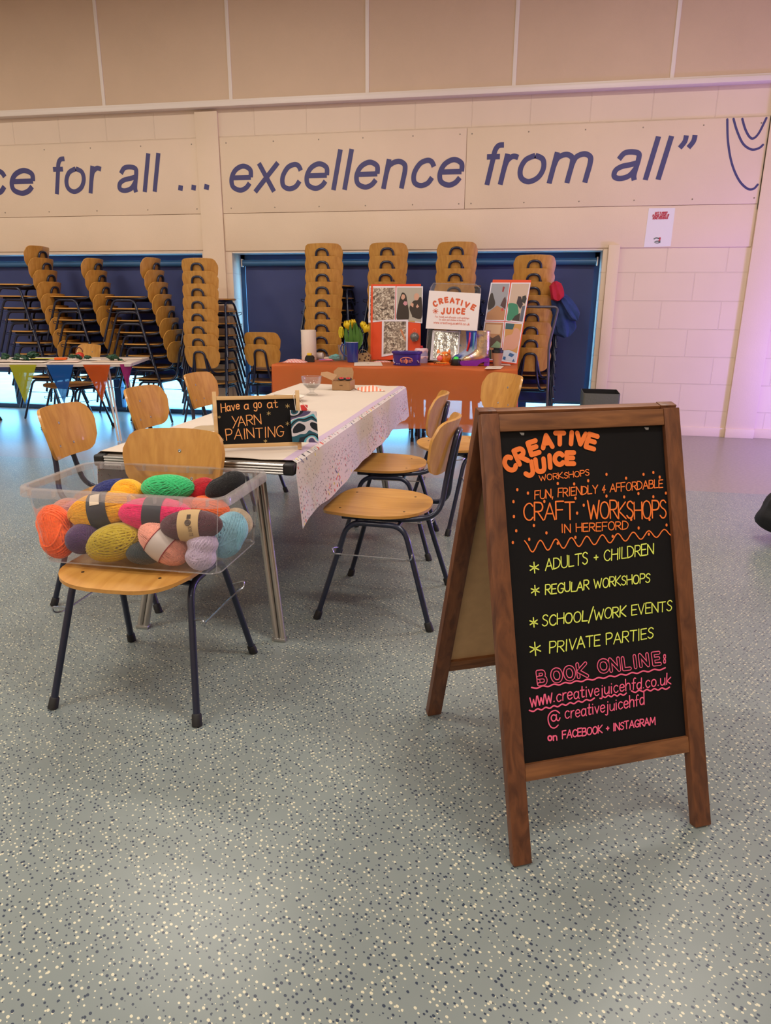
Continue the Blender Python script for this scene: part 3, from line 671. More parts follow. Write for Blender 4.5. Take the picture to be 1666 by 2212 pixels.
def frame(M, board_mat, inner, s):
    dz = -.011 if s > 0 else .011
    for x in (.023, aw-.023):
        part('leg', MB().box((x, AL/2+.002, dz), (.046, AL-.004, .024), M, bev=.002), DARKW, ab)
    part('top_rail', MB().box((aw/2, 1.042, dz), (aw-.093, .041, .021), M, bev=.0015), DARKWH, ab)
    part('bottom_rail', MB().box((aw/2, .2135, dz), (aw-.093, .039, .021), M, bev=.0015), DARKWH, ab)
    return part('panel', MB().box((aw/2, .628, dz-.003*s), (aw-.09, .79, .006), M), board_mat, ab)
pf = frame(FM, CHALKB, None, 1); pf['label'] = 'black writing panel'
pr_ = frame(RM, HARDB, None, -1); pr_['label'] = 'bare brown hardboard back panel'
for x in (.10, aw-.10):
    part('hinge', MB().box((a0+aU*x+aN*(LEAN+.014)+Vector((0, 0, AH-.05))), (.04, .03, .006), Matrix.Identity(4)), STEEL, ab)
bp_ = Plane(a0+fp.N*(-.010), aU, fV); bp_.N = fp.N
CO = pm('orange_chalk_pen', (244, 124, 50), .6); CY = pm('yellow_green_chalk_pen', (226, 240, 104), .6); CP = pm('pink_chalk_pen', (246, 104, 144), .6)
PLINE = .0026
m = MB()
for ch, cx, cy, ro, h, w in (('C', 437, 331, -30, 70, 46), ('R', 489, 293, -24, 72, 44), ('E', 549, 255, -18, 62, 40), ('A', 612, 225, -8, 60, 46), ('T', 672, 212, 0, 56, 42), ('I', 727, 210, 4, 58, 12), ('V', 772, 213, 6, 54, 42), ('E', 822, 226, 16, 66, 42),
                         ('J', 527, 354, -8, 66, 40), ('U', 580, 338, -6, 62, 40), ('I', 626, 320, -4, 60, 12), ('C', 668, 308, -2, 56, 42), ('E', 722, 304, 0, 56, 36)):
    glyph(m, bp_, ch, (900+cx*.4598, 850+cy*.4598), -ro, h*.4598-2, w*.4598-1 if w > 14 else w*.4598, .0122)
Q1 = lambda x, y: (900+x*.4598, 850+y*.4598)
Q2 = lambda x, y: (900+x*.4598, 1350+y*.4598)
write(m, bp_, 'WORKSHOPS', Q1(578, 412), Q1(812, 384), 12.5, .0022, seed=2)
write(m, bp_, 'FUN, FRIENDLY & AFFORDABLE', Q1(555, 496), Q1(1156, 441), 18, PLINE, gap=1.2, slant=.1, seed=3)
write(m, bp_, 'CRAFT', Q1(502, 594), Q1(742, 590), 37, .0036, slant=.06, seed=4, gap=1.0)
write(m, bp_, 'WORKSHOPS', Q1(806, 590), Q1(1174, 586), 38, .0036, slant=.06, seed=5, gap=.8)
write(m, bp_, 'IN HEREFORD', Q1(680, 654), Q1(993, 638), 18, PLINE, slant=.06, seed=6)
for x, y in ((473, 452), (523, 468), (663, 423), (740, 425), (806, 410), (892, 380), (984, 398), (1066, 380), (1112, 371), (1142, 393), (455, 508), (457, 578), (468, 645), (452, 700), (551, 620), (610, 655), (529, 685), (663, 704), (746, 492), (600, 507), (892, 482), (975, 486), (1042, 470), (1112, 485), (1171, 468), (754, 562), (785, 525), (1008, 592), (1094, 592), (1043, 632), (1174, 618), (1091, 661), (921, 671), (746, 676)):
    pline(m, bp_, [Q1(x, y-2), Q1(x, y+2)], .0058, sm=False)
wv = [(507, 692)]
for i in range(0, 61):
    t = i/60; wv.append((512+(1196-512)*t, 722-(722-652)*t+ (26-10*t)*math.cos(PI*2*t*9.4+PI*1.1)))
pline(m, bp_, [Q1(*q) for q in wv], .0030)
sub('lettering', m, CO, pf, ab, flat=True)['label'] = 'orange handwriting'
m = MB()
for i, (t, x0, y0, x1, y1, cap, Q) in enumerate((('ADULTS + CHILDREN', 605, 832, 1112, 752, 24, Q1), ('REGULAR WORKSHOPS', 605, 944, 1096, 885, 20, Q1), ('SCHOOL/WORK EVENTS', 590, 1093, 1198, 1019, 23, Q1), ('PRIVATE PARTIES', 625, 131, 1112, 61, 24, Q2))):
    write(m, bp_, t, Q(x0, y0), Q(x1, y1), cap, .0029, slant=.1, seed=10+i, gap=1.3, jit=.035)
for x, y, Q, s in ((553, 818, Q1, 22), (557, 925, Q1, 20), (550, 1075, Q1, 19), (557, 112, Q2, 27)):
    for a in (20, 85, 150):
        c, n = math.cos(R_(a))*s, math.sin(R_(a))*s*1.15; pline(m, bp_, [Q(x-c, y-n), Q(x+c, y+n)], .0030, sm=False)
sub('lettering', m, CY, pf, ab, flat=True)['label'] = 'yellow-green handwriting'
m = MB(); m2 = MB()
for ch, cx, cy, h, w in (('B', 588, 247, 62, 36), ('O', 658, 236, 60, 46), ('O', 718, 226, 62, 46), ('K', 778, 212, 64, 42), ('O', 878, 192, 58, 48), ('N', 930, 186, 58, 40), ('L', 985, 180, 56, 30), ('I', 1026, 172, 56, 8), ('N', 1068, 165, 56, 36), ('E', 1126, 158, 56, 30)):
    glyph(m, bp_, ch, Q2(cx, cy), 7, h*.43, w*.44, .0098, off=.0006); glyph(m2, bp_, ch, Q2(cx, cy), 7, h*.43, w*.44, .0052, off=.0011)
for y in (148, 170):
    x, yy = Q2(1165, y); pline(m, bp_, [(x, yy-2), (x, yy+2)], .008, sm=False); pline(m2, bp_, [(x, yy-1), (x, yy+1)], .0035, sm=False, off=.0011)
rr = random.Random(5)
pline(m, bp_, [Q2(540+(1168-540)*t/24, 297-(297-204)*t/24+(3.5 if t % 2 else -3.5)) for t in range(25)], .0036)
pline(m, bp_, [Q2(530+(835-530)*t/16, 405-(405-347)*t/16+(4 if t % 2 else -4)) for t in range(17)], .0036)
pline(m, bp_, [Q2(872+(985-872)*t/8, 338-(338-324)*t/8+(4 if t % 2 else -4)) for t in range(9)], .0036)
pline(m, bp_, [Q2(1010+(1188-1010)*t/10, 314-(314-296)*t/10+(4 if t % 2 else -4)) for t in range(11)], .0036)
write(m, bp_, 'WWW', Q2(535, 386), Q2(636, 362), 20, .0032, gap=1, slant=.05)
write(m, bp_, '.creativejuicehfd.co.uk', Q2(642, 362), Q2(1194, 277), 25, .0029, gap=1.3, slant=.08, seed=22)
write(m, bp_, 'creativejuicehfd', Q2(697, 442), Q2(1070, 373), 25, .0029, gap=1.2, slant=.08, seed=23)
glyph(m, bp_, '@', Q2(645, 436), 10, 28, 28, .0030)
write(m, bp_, 'on', Q2(618, 544), Q2(660, 540), 17, .0033, seed=24); write(m, bp_, 'FACEBOOK + INSTAGRAM', Q2(685, 534), Q2(1120, 466), 16, .0031, gap=1.2, seed=25, slant=.08)
sub('lettering', m, CP, pf, ab, flat=True)['label'] = 'pink handwriting'
sub('letter_hollow', m2, CHALKB, pf, ab, flat=True)['kind'] = 'stuff'

# ------------------------------------------------------------------ white craft table with its cloth
ALU = pm('aluminium_trim', (176, 174, 170), .28, .85); BLACKP = pm('black_plastic', (18, 18, 20), .45)
TX0, TX1, TY0, TY1, TZ = -1.495, -.745, 2.235, 4.72, .731
tb = thing('folding_table', 'long folding table with aluminium trim under the white and terrazzo cloth', 'table', ((TX0+TX1)/2, (TY0+TY1)/2, 0))
part('tabletop', MB().box(((TX0+TX1)/2, (TY0+TY1)/2, TZ-.022), (TX1-TX0-.03, TY1-TY0-.03, .034)), pm('grey_laminate', (150, 140, 130), .5), tb)
m = MB()
for k in range(4):
    z = TZ-.009-k*.0095
    for q in ((TX0, TY0, TX1, TY0), (TX0, TY1, TX1, TY1)): m.tube([(q[0]+.02, q[1], z), (q[2]-.02, q[3], z)], .0052, 8)
    for q in ((TX0, TY0, TX0, TY1), (TX1, TY0, TX1, TY1)): m.tube([(q[0], q[1]+.02, z), (q[2], q[3]-.02, z)], .0052, 8)
part('edge_trim', m, ALU, tb)
for x in (TX0, TX1):
    for y in (TY0, TY1): part('corner_cap', MB().box((x+(.012 if x < -1.2 else -.012), y+(.012 if y < 3 else -.012), TZ-.0225), (.042, .042, .043), bev=.010, seg=3), BLACKP, tb)
for y, fy in ((2.42, 2.315), (4.55, 4.62)):
    for x, fx in ((-.945, -.845), (-1.305, -1.425)):
        m = MB()
        for o in (-.0125, .0125): m.tube([(x+o, y, TZ-.04), (fx+o, fy, .012)], .0125, 10)
        lg = part('leg', m, ALU, tb); sub('leg_cap', MB().box((fx, fy, .007), (.055, .032, .014), bev=.004), ALU, lg, tb)
    part('leg_bracket', MB().box(((-.875-1.365)/2, y, TZ-.052), (.56, .05, .03), bev=.004), BLACKP, tb)
    part('brace', MB().tube([(-1.12, y, TZ-.05), (-1.12, y+(.55 if y < 3 else -.55), TZ-.045)], .009, 8), BLACKP, tb)
# cloth: white face up, terrazzo print on the hanging sides, lilac line between
CLOTHW = pm('white_cloth', (208, 194, 178), .85, nz=(2.5, .03), bump=(14, .25))
LILAC = pm('lilac_line', (186, 164, 186), .85)
def terrazzo():
    m = pm('terrazzo_cloth', (208, 198, 194), .8); nt = m.node_tree; b = nt.nodes['Principled BSDF']; L = nt.links.new
    tc = nt.nodes.new('ShaderNodeTexCoord'); cur = None
    for sc, off, dens, rmin, rmax, cols in ((84, 0, .36, .15, .25, ((120, 110, 112), (96, 92, 100), (188, 120, 120), (150, 170, 160), (60, 58, 66))), (58, 3, .66, .16, .28, ((200, 84, 76), (64, 60, 72), (226, 208, 104), (206, 96, 84), (72, 78, 120)))):
        mp = nt.nodes.new('ShaderNodeMapping'); mp.inputs['Scale'].default_value = (.5, 1.0, .9); mp.inputs['Location'].default_value = (off, off, off); mp.inputs['Rotation'].default_value = (.5, 0, 0); L(tc.outputs['Object'], mp.inputs['Vector'])
        v = nt.nodes.new('ShaderNodeTexVoronoi'); v.inputs['Scale'].default_value = sc; L(mp.outputs[0], v.inputs['Vector'])
        s = nt.nodes.new('ShaderNodeSeparateColor'); L(v.outputs['Color'], s.inputs[0])
        mr = nt.nodes.new('ShaderNodeMapRange'); mr.inputs[1].default_value = dens; mr.inputs[2].default_value = 1; mr.inputs[3].default_value = rmin; mr.inputs[4].default_value = rmax*1.6; L(s.outputs[0], mr.inputs[0])
        g = nt.nodes.new('ShaderNodeMath'); g.operation = 'GREATER_THAN'; g.inputs[1].default_value = dens; L(s.outputs[0], g.inputs[0])
        mu = nt.nodes.new('ShaderNodeMath'); mu.operation = 'MULTIPLY'; L(mr.outputs[0], mu.inputs[0]); L(g.outputs[0], mu.inputs[1])
        lt = nt.nodes.new('ShaderNodeMath'); lt.operation = 'LESS_THAN'; L(v.outputs['Distance'], lt.inputs[0]); L(mu.outputs[0], lt.inputs[1])
        cr = nt.nodes.new('ShaderNodeValToRGB'); cr.color_ramp.interpolation = 'CONSTANT'; L(s.outputs[1], cr.inputs[0])
        while len(cr.color_ramp.elements) < len(cols): cr.color_ramp.elements.new(.5)
        for i, c in enumerate(cols): cr.color_ramp.elements[i].position = i/len(cols); cr.color_ramp.elements[i].color = rgb(c)
        mx = nt.nodes.new('ShaderNodeMix'); mx.data_type = 'RGBA'; L(lt.outputs[0], mx.inputs[0])
        if cur is None: mx.inputs[6].default_value = rgb((208, 198, 194))
        else: L(cur, mx.inputs[6])
        L(cr.outputs[0], mx.inputs[7]); cur = mx.outputs[2]
    L(cur, b.inputs['Base Color']); return m
TERR = terrazzo()
def cloth_section(y):
    """cross-section points of the cloth at table position y, left hem to right hem"""
    t = (y-TY0)/(TY1-TY0); w = math.sin(y*9)+.6*math.sin(y*23+1)
    zr = .505+.03*t+.005*w+(.0 if t > .04 else -.02*(1-t/.04)); zl = .50+.01*w
    fl = .014+.010*math.sin(y*7+.6)*1+.02*max(0, .12-t)*6; e = .012
    r = []
    for k in range(7): r.append((TX0-.012-.02*(1-k/6), zl+(TZ-.012-zl)*k/6))
    r += [(TX0-.008, TZ-.002), (TX0+.004, TZ+.006)]
    for k in range(1, 10): r.append((TX0+.004+(TX1-TX0-.045)*k/9, TZ+.0045+.0018*math.sin(k*2.3+y*5)))
    r += [(TX1-.030, TZ+.005), (TX1-.006, TZ+.0055), (TX1+.010, TZ-.004)]
    for k in range(1, 9): s = k/8; r.append((TX1+.013+fl*s, TZ-.008+(zr-TZ+.008)*s))
    return r
tcl = thing('tablecloth', 'white cloth with a lilac line and hanging terrazzo-print side on the craft table', 'tablecloth', ((TX0+TX1)/2, (TY0+TY1)/2, TZ))
N = 90; G = []
for i in range(N+1):
    y = TY0+.025+(TY1+.006-TY0-.025)*i/N
    G.append([Vector((p[0], y-(.03*max(0, 1-i/4) if k > 20 else 0), p[1])) for k, p in enumerate(cloth_section(y))])
G2 = G
B = len(G[0])
def strip(a, b): return [[row[j] for j in range(a, b+1)] for row in G]
part('hanging_side', MB().sheet(strip(0, 7), .0015), TERR, tcl)
part('top_face', MB().sheet(strip(7, 17), .0015), CLOTHW, tcl)
part('border_line', MB().sheet(strip(17, 19), .0015), LILAC, tcl)
part('hanging_side', MB().sheet(strip(19, B-1), .0015), TERR, tcl)
endrow = [Vector((p[0], TY1+.012, p[1])) for p in cloth_section(TY1)][7:21]
part('hanging_end', MB().sheet([[Vector((p.x, p.y+.01*k, p.z-.04*k)) for p in endrow] for k in range(6)], .0015), TERR, tcl)
ZT_ = TZ+.0075                                           # top of the cloth
# small chalkboard sign
PINE = wood('pine_strip', (206, 166, 112), (226, 190, 138), (4, 30, 30), .5, 1, 0)
s0 = on_z(466, 978, ZT_); s1 = on_z(652, 971, ZT_); sU = (s1-s0); sw = sU.length; sU.normalize(); sN = Vector((sU.y, -sU.x, 0)); 
sV = (Vector((0, 0, 1))-sN*.16).normalized()
sp = Plane(s0, sU, sV); 
if sp.N.dot(sN) < 0: sp.N = -sp.N
SM = Matrix((sp.U, sp.V, sp.N)).transposed().to_4x4(); SM.translation = s0
sg = thing('tabletop_chalkboard', 'small pine-framed chalkboard inviting to yarn painting, on the white cloth', 'chalkboard sign', s0+sU*sw/2, math.atan2(sU.y, sU.x))
shh = .205
for x in (.007, sw-.007): part('post', MB().box((x, shh/2+.008, -.004), (.014, shh+.016, .014), SM, bev=.0015), PINE, sg)
part('top_rail', MB().box((sw/2, shh-.008, -.004), (sw-.028, .014, .012), SM, bev=.001), PINE, sg)
part('bottom_rail', MB().box((sw/2, .022, -.004), (sw-.028, .014, .012), SM, bev=.001), PINE, sg)
sb_ = part('panel', MB().box((sw/2, shh/2+.006, -.006), (sw-.02, shh-.03, .004), SM), CHALKB, sg)
for x in (.03, sw-.03):
    b0 = s0+sU*x+sV*shh*.9-sN*.015; part('prop_leg', MB().tube([b0, Vector((b0.x, b0.y, 0))-sN*.075+Vector((0, 0, ZT_+.005))], .005, 6), PINE, sg)
sq = Plane(s0+sp.N*(-.0038), sU, sV); sq.N = sp.N
Q5 = lambda x, y: (400+x*.19208, 780+y*.19208)
m = MB(); CO2 = pm('light_orange_chalk_pen', (244, 166, 96), .6)
write(m, sq, 'Have', Q5(408, 572), Q5(612, 540), 18, .0034, seed=31); write(m, sq, 'a', Q5(665, 545), Q5(716, 535), 18, .0034, seed=32); write(m, sq, 'go', Q5(772, 530), Q5(862, 524), 18, .0034, seed=33); write(m, sq, 'at', Q5(924, 530), Q5(1042, 520), 18, .0034, seed=34)
glyph(m, sq, 'y0', Q5(560, 680), -4, 18, 14, .0030)
write(m, sq, 'ARN', Q5(598, 738), Q5(856, 706), 21, .0030, seed=35)
write(m, sq, 'PAINTING', Q5(468, 888), Q5(1112, 848), 22, .0030, seed=36, jit=.05)
sub('lettering', m, CO2, sb_, sg, flat=True)
m = MB()
for x, y, s in ((383, 630, 16), (940, 588, 22), (1152, 505, 24), (1152, 703, 22), (415, 885, 20), (903, 900, 20)):
    for a in (25, 90, 150):
        c, n = math.cos(R_(a))*s, math.sin(R_(a))*s; pline(m, sq, [Q5(x-c, y-n), Q5(x+c, y+n)], .0013, sm=False)
sub('star_marks', m, pm('gold_chalk_pen', (206, 176, 112), .6), sb_, sg, flat=True)
# yarn-painted tile hanging at the corner of the sign
def swirl():
    m = pm('swirl_yarn', (200, 200, 205), .85); nt = m.node_tree; b = nt.nodes['Principled BSDF']; L = nt.links.new
    tc = nt.nodes.new('ShaderNodeTexCoord'); w = nt.nodes.new('ShaderNodeTexNoise'); w.inputs['Scale'].default_value = 13; w.inputs['Detail'].default_value = .6
    mp = nt.nodes.new('ShaderNodeMapping'); mp.inputs['Location'].default_value = (.3, 1.12, .5); L(tc.outputs['Object'], mp.inputs['Vector']); L(mp.outputs[0], w.inputs['Vector'])
    k = nt.nodes.new('ShaderNodeMath'); k.operation = 'MULTIPLY'; k.inputs[1].default_value = 3.1; L(w.outputs['Fac'], k.inputs[0])
    f = nt.nodes.new('ShaderNodeMath'); f.operation = 'FRACT'; L(k.outputs[0], f.inputs[0])
    cr = nt.nodes.new('ShaderNodeValToRGB'); cr.color_ramp.interpolation = 'CONSTANT'; L(f.outputs[0], cr.inputs[0])
    cs = [(0, (20, 26, 36)), (.14, (206, 200, 206)), (.28, (30, 84, 100)), (.42, (24, 30, 42)), (.54, (88, 172, 190)), (.64, (214, 208, 214)), (.74, (84, 72, 110)), (.94, (20, 28, 40))]
    while len(cr.color_ramp.elements) < len(cs): cr.color_ramp.elements.new(.5)
    for i, (p, c) in enumerate(cs): cr.color_ramp.elements[i].position = p; cr.color_ramp.elements[i].color = rgb(c)
    L(cr.outputs[0], b.inputs['Base Color'])
    n = nt.nodes.new('ShaderNodeTexNoise'); n.inputs['Scale'].default_value = 500; L(tc.outputs['Object'], n.inputs['Vector'])
    bp = nt.nodes.new('ShaderNodeBump'); bp.inputs['Strength'].default_value = .4; bp.inputs['Distance'].default_value = .002; L(n.outputs['Fac'], bp.inputs['Height']); L(bp.outputs[0], b.inputs['Normal'])
    return m
tq = Plane(s0+sp.N*.012, sU, sV); tq.N = sp.N
c4 = [tq.uv(*p) for p in ((626.5, 886), (683, 889), (688, 956), (631.5, 955))]
tr_ = thing('yarn_painting_tile', 'square tile of swirling teal, white and purple yarn hung on the small chalkboard', 'craft tile', tq.pt((c4[2].x+c4[3].x)/2, c4[3].y), math.atan2(sU.y, sU.x))
part('tile', MB().prism([(p.x, p.y) for p in c4][::-1], 0, .006, Matrix((tq.U, tq.V, tq.N)).transposed().to_4x4() if False else (lambda M: M)(Matrix.Translation(tq.o) @ Matrix((tq.U, tq.V, tq.N)).transposed().to_4x4())), swirl(), tr_)
k = lambda x, y, o=0: (lambda p: tq.o+tq.U*p.x+tq.V*p.y+tq.N*o)(tq.uv(x, y))
part('string', MB().tube(smooth([k(639, 887, .004), k(636, 865, .0), k(634, 851, -.004), k(639, 847.5, -.012), k(646, 852, -.02), k(652, 866, -.024), k(668, 887, -.002)], 6), .0011, 6), pm('white_string', (226, 218, 204), .8), tr_)
# things on the white cloth
KRAFT = pm('kraft_card', (166, 128, 88), .8, nz=(60, .05)); KRAFTL = pm('kraft_paper', (172, 150, 118), .85)
def goblet(x, y, z, label, sc=1.0, dark=False):
    r = thing('glass_bowl', label, 'glass', (x, y, z)); s = sc
    pr = [(.036*s, 0), (.036*s, .004*s), (.02*s, .012*s), (.012*s, .018*s), (.013*s, .028*s), (.03*s, .040*s), (.052*s, .062*s), (.060*s, .086*s), (.062*s, .112*s), (.0605*s, .1125*s), (.058*s, .086*s), (.05*s, .064*s), (.03*s, .044*s), (.001, .042*s)]
    part('bowl', MB().lathe(pr, (x, y, z), 32), GLASS, r); part('rim', MB().tube([(x+.0615*s*math.cos(a*PI/18), y+.0615*s*math.sin(a*PI/18), z+.1125*s) for a in range(36)], .0012, 6, closed=True), GLASS, r)
    part('water', MB().lathe([(.001, .0435*s), (.029*s, .045*s), (.048*s, .064*s), (.001, .0645*s)], (x, y, z), 24), pm('pale_water', (170, 160, 150), .1), r)
g0 = on_z(674, 853, ZT_); goblet(g0.x, g0.y, ZT_, 'stemmed glass bowl with a little water on the white cloth', 1.0)
g1 = on_z(463, 930, ZT_); r = thing('drinking_glass', 'plain drinking glass half hidden behind the small chalkboard', 'glass', (g1.x, g1.y+.06, ZT_))
part('tumbler', MB().lathe([(.026, 0), (.033, .09), (.0315, .09), (.025, .004), (.001, .004)], (g1.x, g1.y+.06, ZT_), 24), GLASS, r)
# card box with open lid, scissors in it
b0 = on_z(718, 843, ZT_); b1 = on_z(756, 844, ZT_); bU = (b1-b0).normalized(); bw = (b1-b0).length; bD = Vector((-bU.y, bU.x, 0)); BM = Matrix((bU, bD, Vector((0, 0, 1)))).transposed().to_4x4(); BM.translation = b0+Vector((0, 0, .0008))
bh = .058; bd = .15
r = thing('cardboard_box', 'small brown card box with its lid folded open on the white cloth', 'box', BM @ Vector((bw/2, bd/2, 0)))
m = MB(); m.box((bw/2, bd/2, .001), (bw, bd, .002), BM); m.box((bw/2, .001, bh/2), (bw, .002, bh), BM); m.box((bw/2, bd, bh/2), (bw, .002, bh), BM); m.box((0, bd/2, bh/2), (.002, bd, bh), BM); m.box((bw, bd/2, bh/2), (.002, bd, bh), BM)
m.box((bw/2, -.0012, bh*.55), (bw*.18, .001, .004), BM, mi=1)
part('tray', m, [KRAFT, pm('dark_slot', (80, 58, 40), .9)], r)
m = MB(); L1 = Matrix.Translation((0, bd, bh)) @ Matrix.Rotation(R_(72), 4, 'X')
m.prism([(-.02, 0), (bw*.9, 0), (bw*.92, .05), (bw*.82, .078), (.0, .078), (-.03, .05)], 0, .002, BM @ L1)
m.prism([(0, 0), (.0, .09), (-.07, .088), (-.10, .05), (-.09, .012)], -.001, .001, BM @ Matrix.Translation((0, .02, bh)) @ Matrix.Rotation(R_(18), 4, 'Y') @ Matrix.Rotation(R_(20), 4, 'X'))
part('lid_flap', m, KRAFT, r)
sc0 = BM @ Vector((bw*.62, bd*.35, bh+.004)); r = thing('scissors', 'pair of scissors with red and black handles lying on the open card box', 'scissors', sc0)
for o, mt in ((-.022, 0), (.022, 0)):
    part('handle', MB().tube([sc0+bU*(o+.019*math.cos(a*PI/10))+bD*(.012*math.sin(a*PI/10)*1.2)+Vector((0, 0, .006+.004*math.sin(a*PI/10))) for a in range(20)], .0055, 8, closed=True), BLACKP, r)
    part('grip', MB().tube([sc0+bU*(o+.012*math.cos(a*PI/10))+bD*(.008*math.sin(a*PI/10))+Vector((0, 0, .010+.003*math.sin(a*PI/10))) for a in range(20)], .004, 8, closed=True), pm('red_plastic', (196, 40, 40), .4), r)
part('blade', MB().box((-.05, 0, 0), (.085, .012, .002), Matrix.Translation(sc0+Vector((0, 0, .003))) @ Matrix.Rotation(math.atan2(bU.y, bU.x)+.2, 4, 'Z')), STEEL, r)
# striped paper bag
def stripes(name, c1, c2, sc, rot=0.):
    m = pm(name, c1, .8); nt = m.node_tree; b = nt.nodes['Principled BSDF']; L = nt.links.new; tc = nt.nodes.new('ShaderNodeTexCoord'); mp = nt.nodes.new('ShaderNodeMapping'); mp.inputs['Rotation'].default_value = (0, 0, rot); L(tc.outputs['Object'], mp.inputs[0])
    w = nt.nodes.new('ShaderNodeTexWave'); w.inputs['Scale'].default_value = sc; L(mp.outputs[0], w.inputs[0]); cr = nt.nodes.new('ShaderNodeValToRGB'); cr.color_ramp.interpolation = 'CONSTANT'; cr.color_ramp.elements[1].position = .5
    cr.color_ramp.elements[0].color = rgb(c1); cr.color_ramp.elements[1].color = rgb(c2); L(w.outputs[0], cr.inputs[0]); L(cr.outputs[0], b.inputs['Base Color']); return m
STO = stripes('orange_stripes', (228, 130, 96), (232, 210, 196), 13, .3); STR = stripes('red_stripes', (206, 64, 60), (236, 222, 214), 22, .15)
def bag(label, cx, cy, cz, w, d, rz, mat, h=.022, lump=.3, group=None):
    G = []
    for i in range(13):
        row = []
        for j in range(13):
            u, v = i/12*2-1, j/12*2-1; z = h*(1-abs(u)**3)*(1-abs(v)**3)*(.75+lump*mnoise.noise(Vector((u*2, v*2, cx*9))))
            row.append((u*w/2*(1+.03*math.sin(v*4)), v*d/2, z+.001))
        G.append(row)
    o = MB(); A = [p for row in G for p in row]; q = lambda i, j: i*13+j; nA = len(A)
    o.add(A+[(p[0], p[1], 0) for p in A], [[q(i, j), q(i+1, j), q(i+1, j+1), q(i, j+1)] for i in range(12) for j in range(12)]+[[nA+q(i, j), nA+q(i, j+1), nA+q(i+1, j+1), nA+q(i+1, j)] for i in range(12) for j in range(12)]
          + [[q(0, j), q(0, j+1), nA+q(0, j+1), nA+q(0, j)] for j in range(12)]+[[q(12, j+1), q(12, j), nA+q(12, j), nA+q(12, j+1)] for j in range(12)]+[[q(i+1, 0), q(i, 0), nA+q(i, 0), nA+q(i+1, 0)] for i in range(12)]+[[q(i, 12), q(i+1, 12), nA+q(i+1, 12), nA+q(i, 12)] for i in range(12)])
    ob = o.build('paper_bag', mat, None); ob.location = (cx, cy, cz); ob.rotation_euler = (0, 0, rz); return tag(ob, label, 'paper bag', group)
s_ = on_z(798, 842, ZT_); bag('orange-striped paper bag lying on the far end of the white cloth', s_.x, s_.y, ZT_, .15, .20, .5, STO, .03)
s_ = on_z(441, 927, ZT_); bag('folded brown paper napkin on the white cloth left of the small chalkboard', s_.x+.02, s_.y, ZT_, .14, .09, .2, KRAFTL, .018).name = 'paper_napkin'
# white dish with a palette knife across, red pot behind the sign
d0 = on_z(625, 866, ZT_); r = thing('white_dish', 'shallow white dish behind the top corner of the small chalkboard', 'dish', (d0.x, d0.y, ZT_))
part('dish', MB().lathe([(.03, 0), (.045, .004), (.085, .022), (.092, .027), (.090, .028), (.082, .0245), (.043, .008), (.001, .007)], (d0.x, d0.y, ZT_), 36), pm('white_ceramic', (232, 224, 210), .25), r)
o = MB().box((0, 0, 0), (.12, .014, .002), Matrix.Translation((d0.x-.035, d0.y+.02, ZT_+.0295)) @ Matrix.Rotation(.15, 4, 'Z')); single('palette_knife', o, pm('grey_steel', (120, 112, 100), .4, .6), 'flat grey knife lying across the white dish', 'knife', (d0.x-.035, d0.y+.02, ZT_+.0285))
r0 = on_z(648, 892, ZT_); o = MB().lathe([(.016, 0), (.019, .02), (.019, .026), (.016, .026), (.001, .024)], (r0.x-.008, r0.y+.1, ZT_), 18); single('paint_pot', o, pm('red_plastic', (196, 40, 40), .4), 'small red pot behind the small chalkboard', 'pot', (r0.x-.008, r0.y+.1, ZT_))

# ------------------------------------------------------------------ clear tub of yarn on the near chair
TUBP = glass_mat('milky_clear_plastic', (.985, .985, .985, 1), .035, .12, (.92, .90, .90, 1))
TUBR = glass_mat('milky_clear_rim', (.94, .94, .95, 1), .15, .12, (.95, .92, .90, 1))
ux, uy = -1.145, 1.978; zb = .4665; hb = .252
def rrect(cx, cy, w, d, r, z, n=7):
    o = []
    for sx, sy, a0_ in ((1, 1, 0), (-1, 1, 90), (-1, -1, 180), (1, -1, 270)):
        for k in range(n+1):
            a = R_(a0_+90*k/n); o.append(Vector((cx+sx*(w/2-r)+r*math.cos(a), cy+sy*(d/2-r)+r*math.sin(a), z)))
    return o
def loft(loops, capb=False):
    m = MB(); n = len(loops[0]); vs = [p for l in loops for p in l]; fs = []
    for i in range(len(loops)-1):
        for k in range(n): fs.append([i*n+k, i*n+(k+1) % n, (i+1)*n+(k+1) % n, (i+1)*n+k])
    if capb: fs.append(list(range(n))[::-1])
    m.add(vs, fs); return m
tub = thing('storage_tub', 'clear plastic tub filled with balls of yarn on the nearest chair seat', 'storage tub', (ux, uy, zb))
WB, DB, WT, DT = .592, .330, .650, .365
lo = [rrect(ux, uy, WB-.02, DB-.02, .03, zb), rrect(ux, uy, WB-.004, DB-.004, .035, zb+.004), rrect(ux, uy, WB, DB, .036, zb+.012)]
for k in range(1, 9): t = k/8; lo.append(rrect(ux, uy, WB+(WT-WB)*t, DB+(DT-DB)*t, .036+.006*t, zb+.012+(hb-.012)*t))
part('body', loft(lo, True), TUBP, tub, sharp=60)
part('base_edge', MB().tube(rrect(ux, uy, WB-.002, DB-.002, .035, zb+.006), .0022, 6, closed=True), TUBR, tub)
for sx in (-1, 1):
    for sy in (-1, 1): part('corner_edge', MB().tube([(ux+sx*(WB/2-.010), uy+sy*(DB/2-.010), zb+.01), (ux+sx*(WT/2-.012), uy+sy*(DT/2-.012), zb+hb-.004)], .0016, 6), TUBR, tub)
zt_ = zb+hb
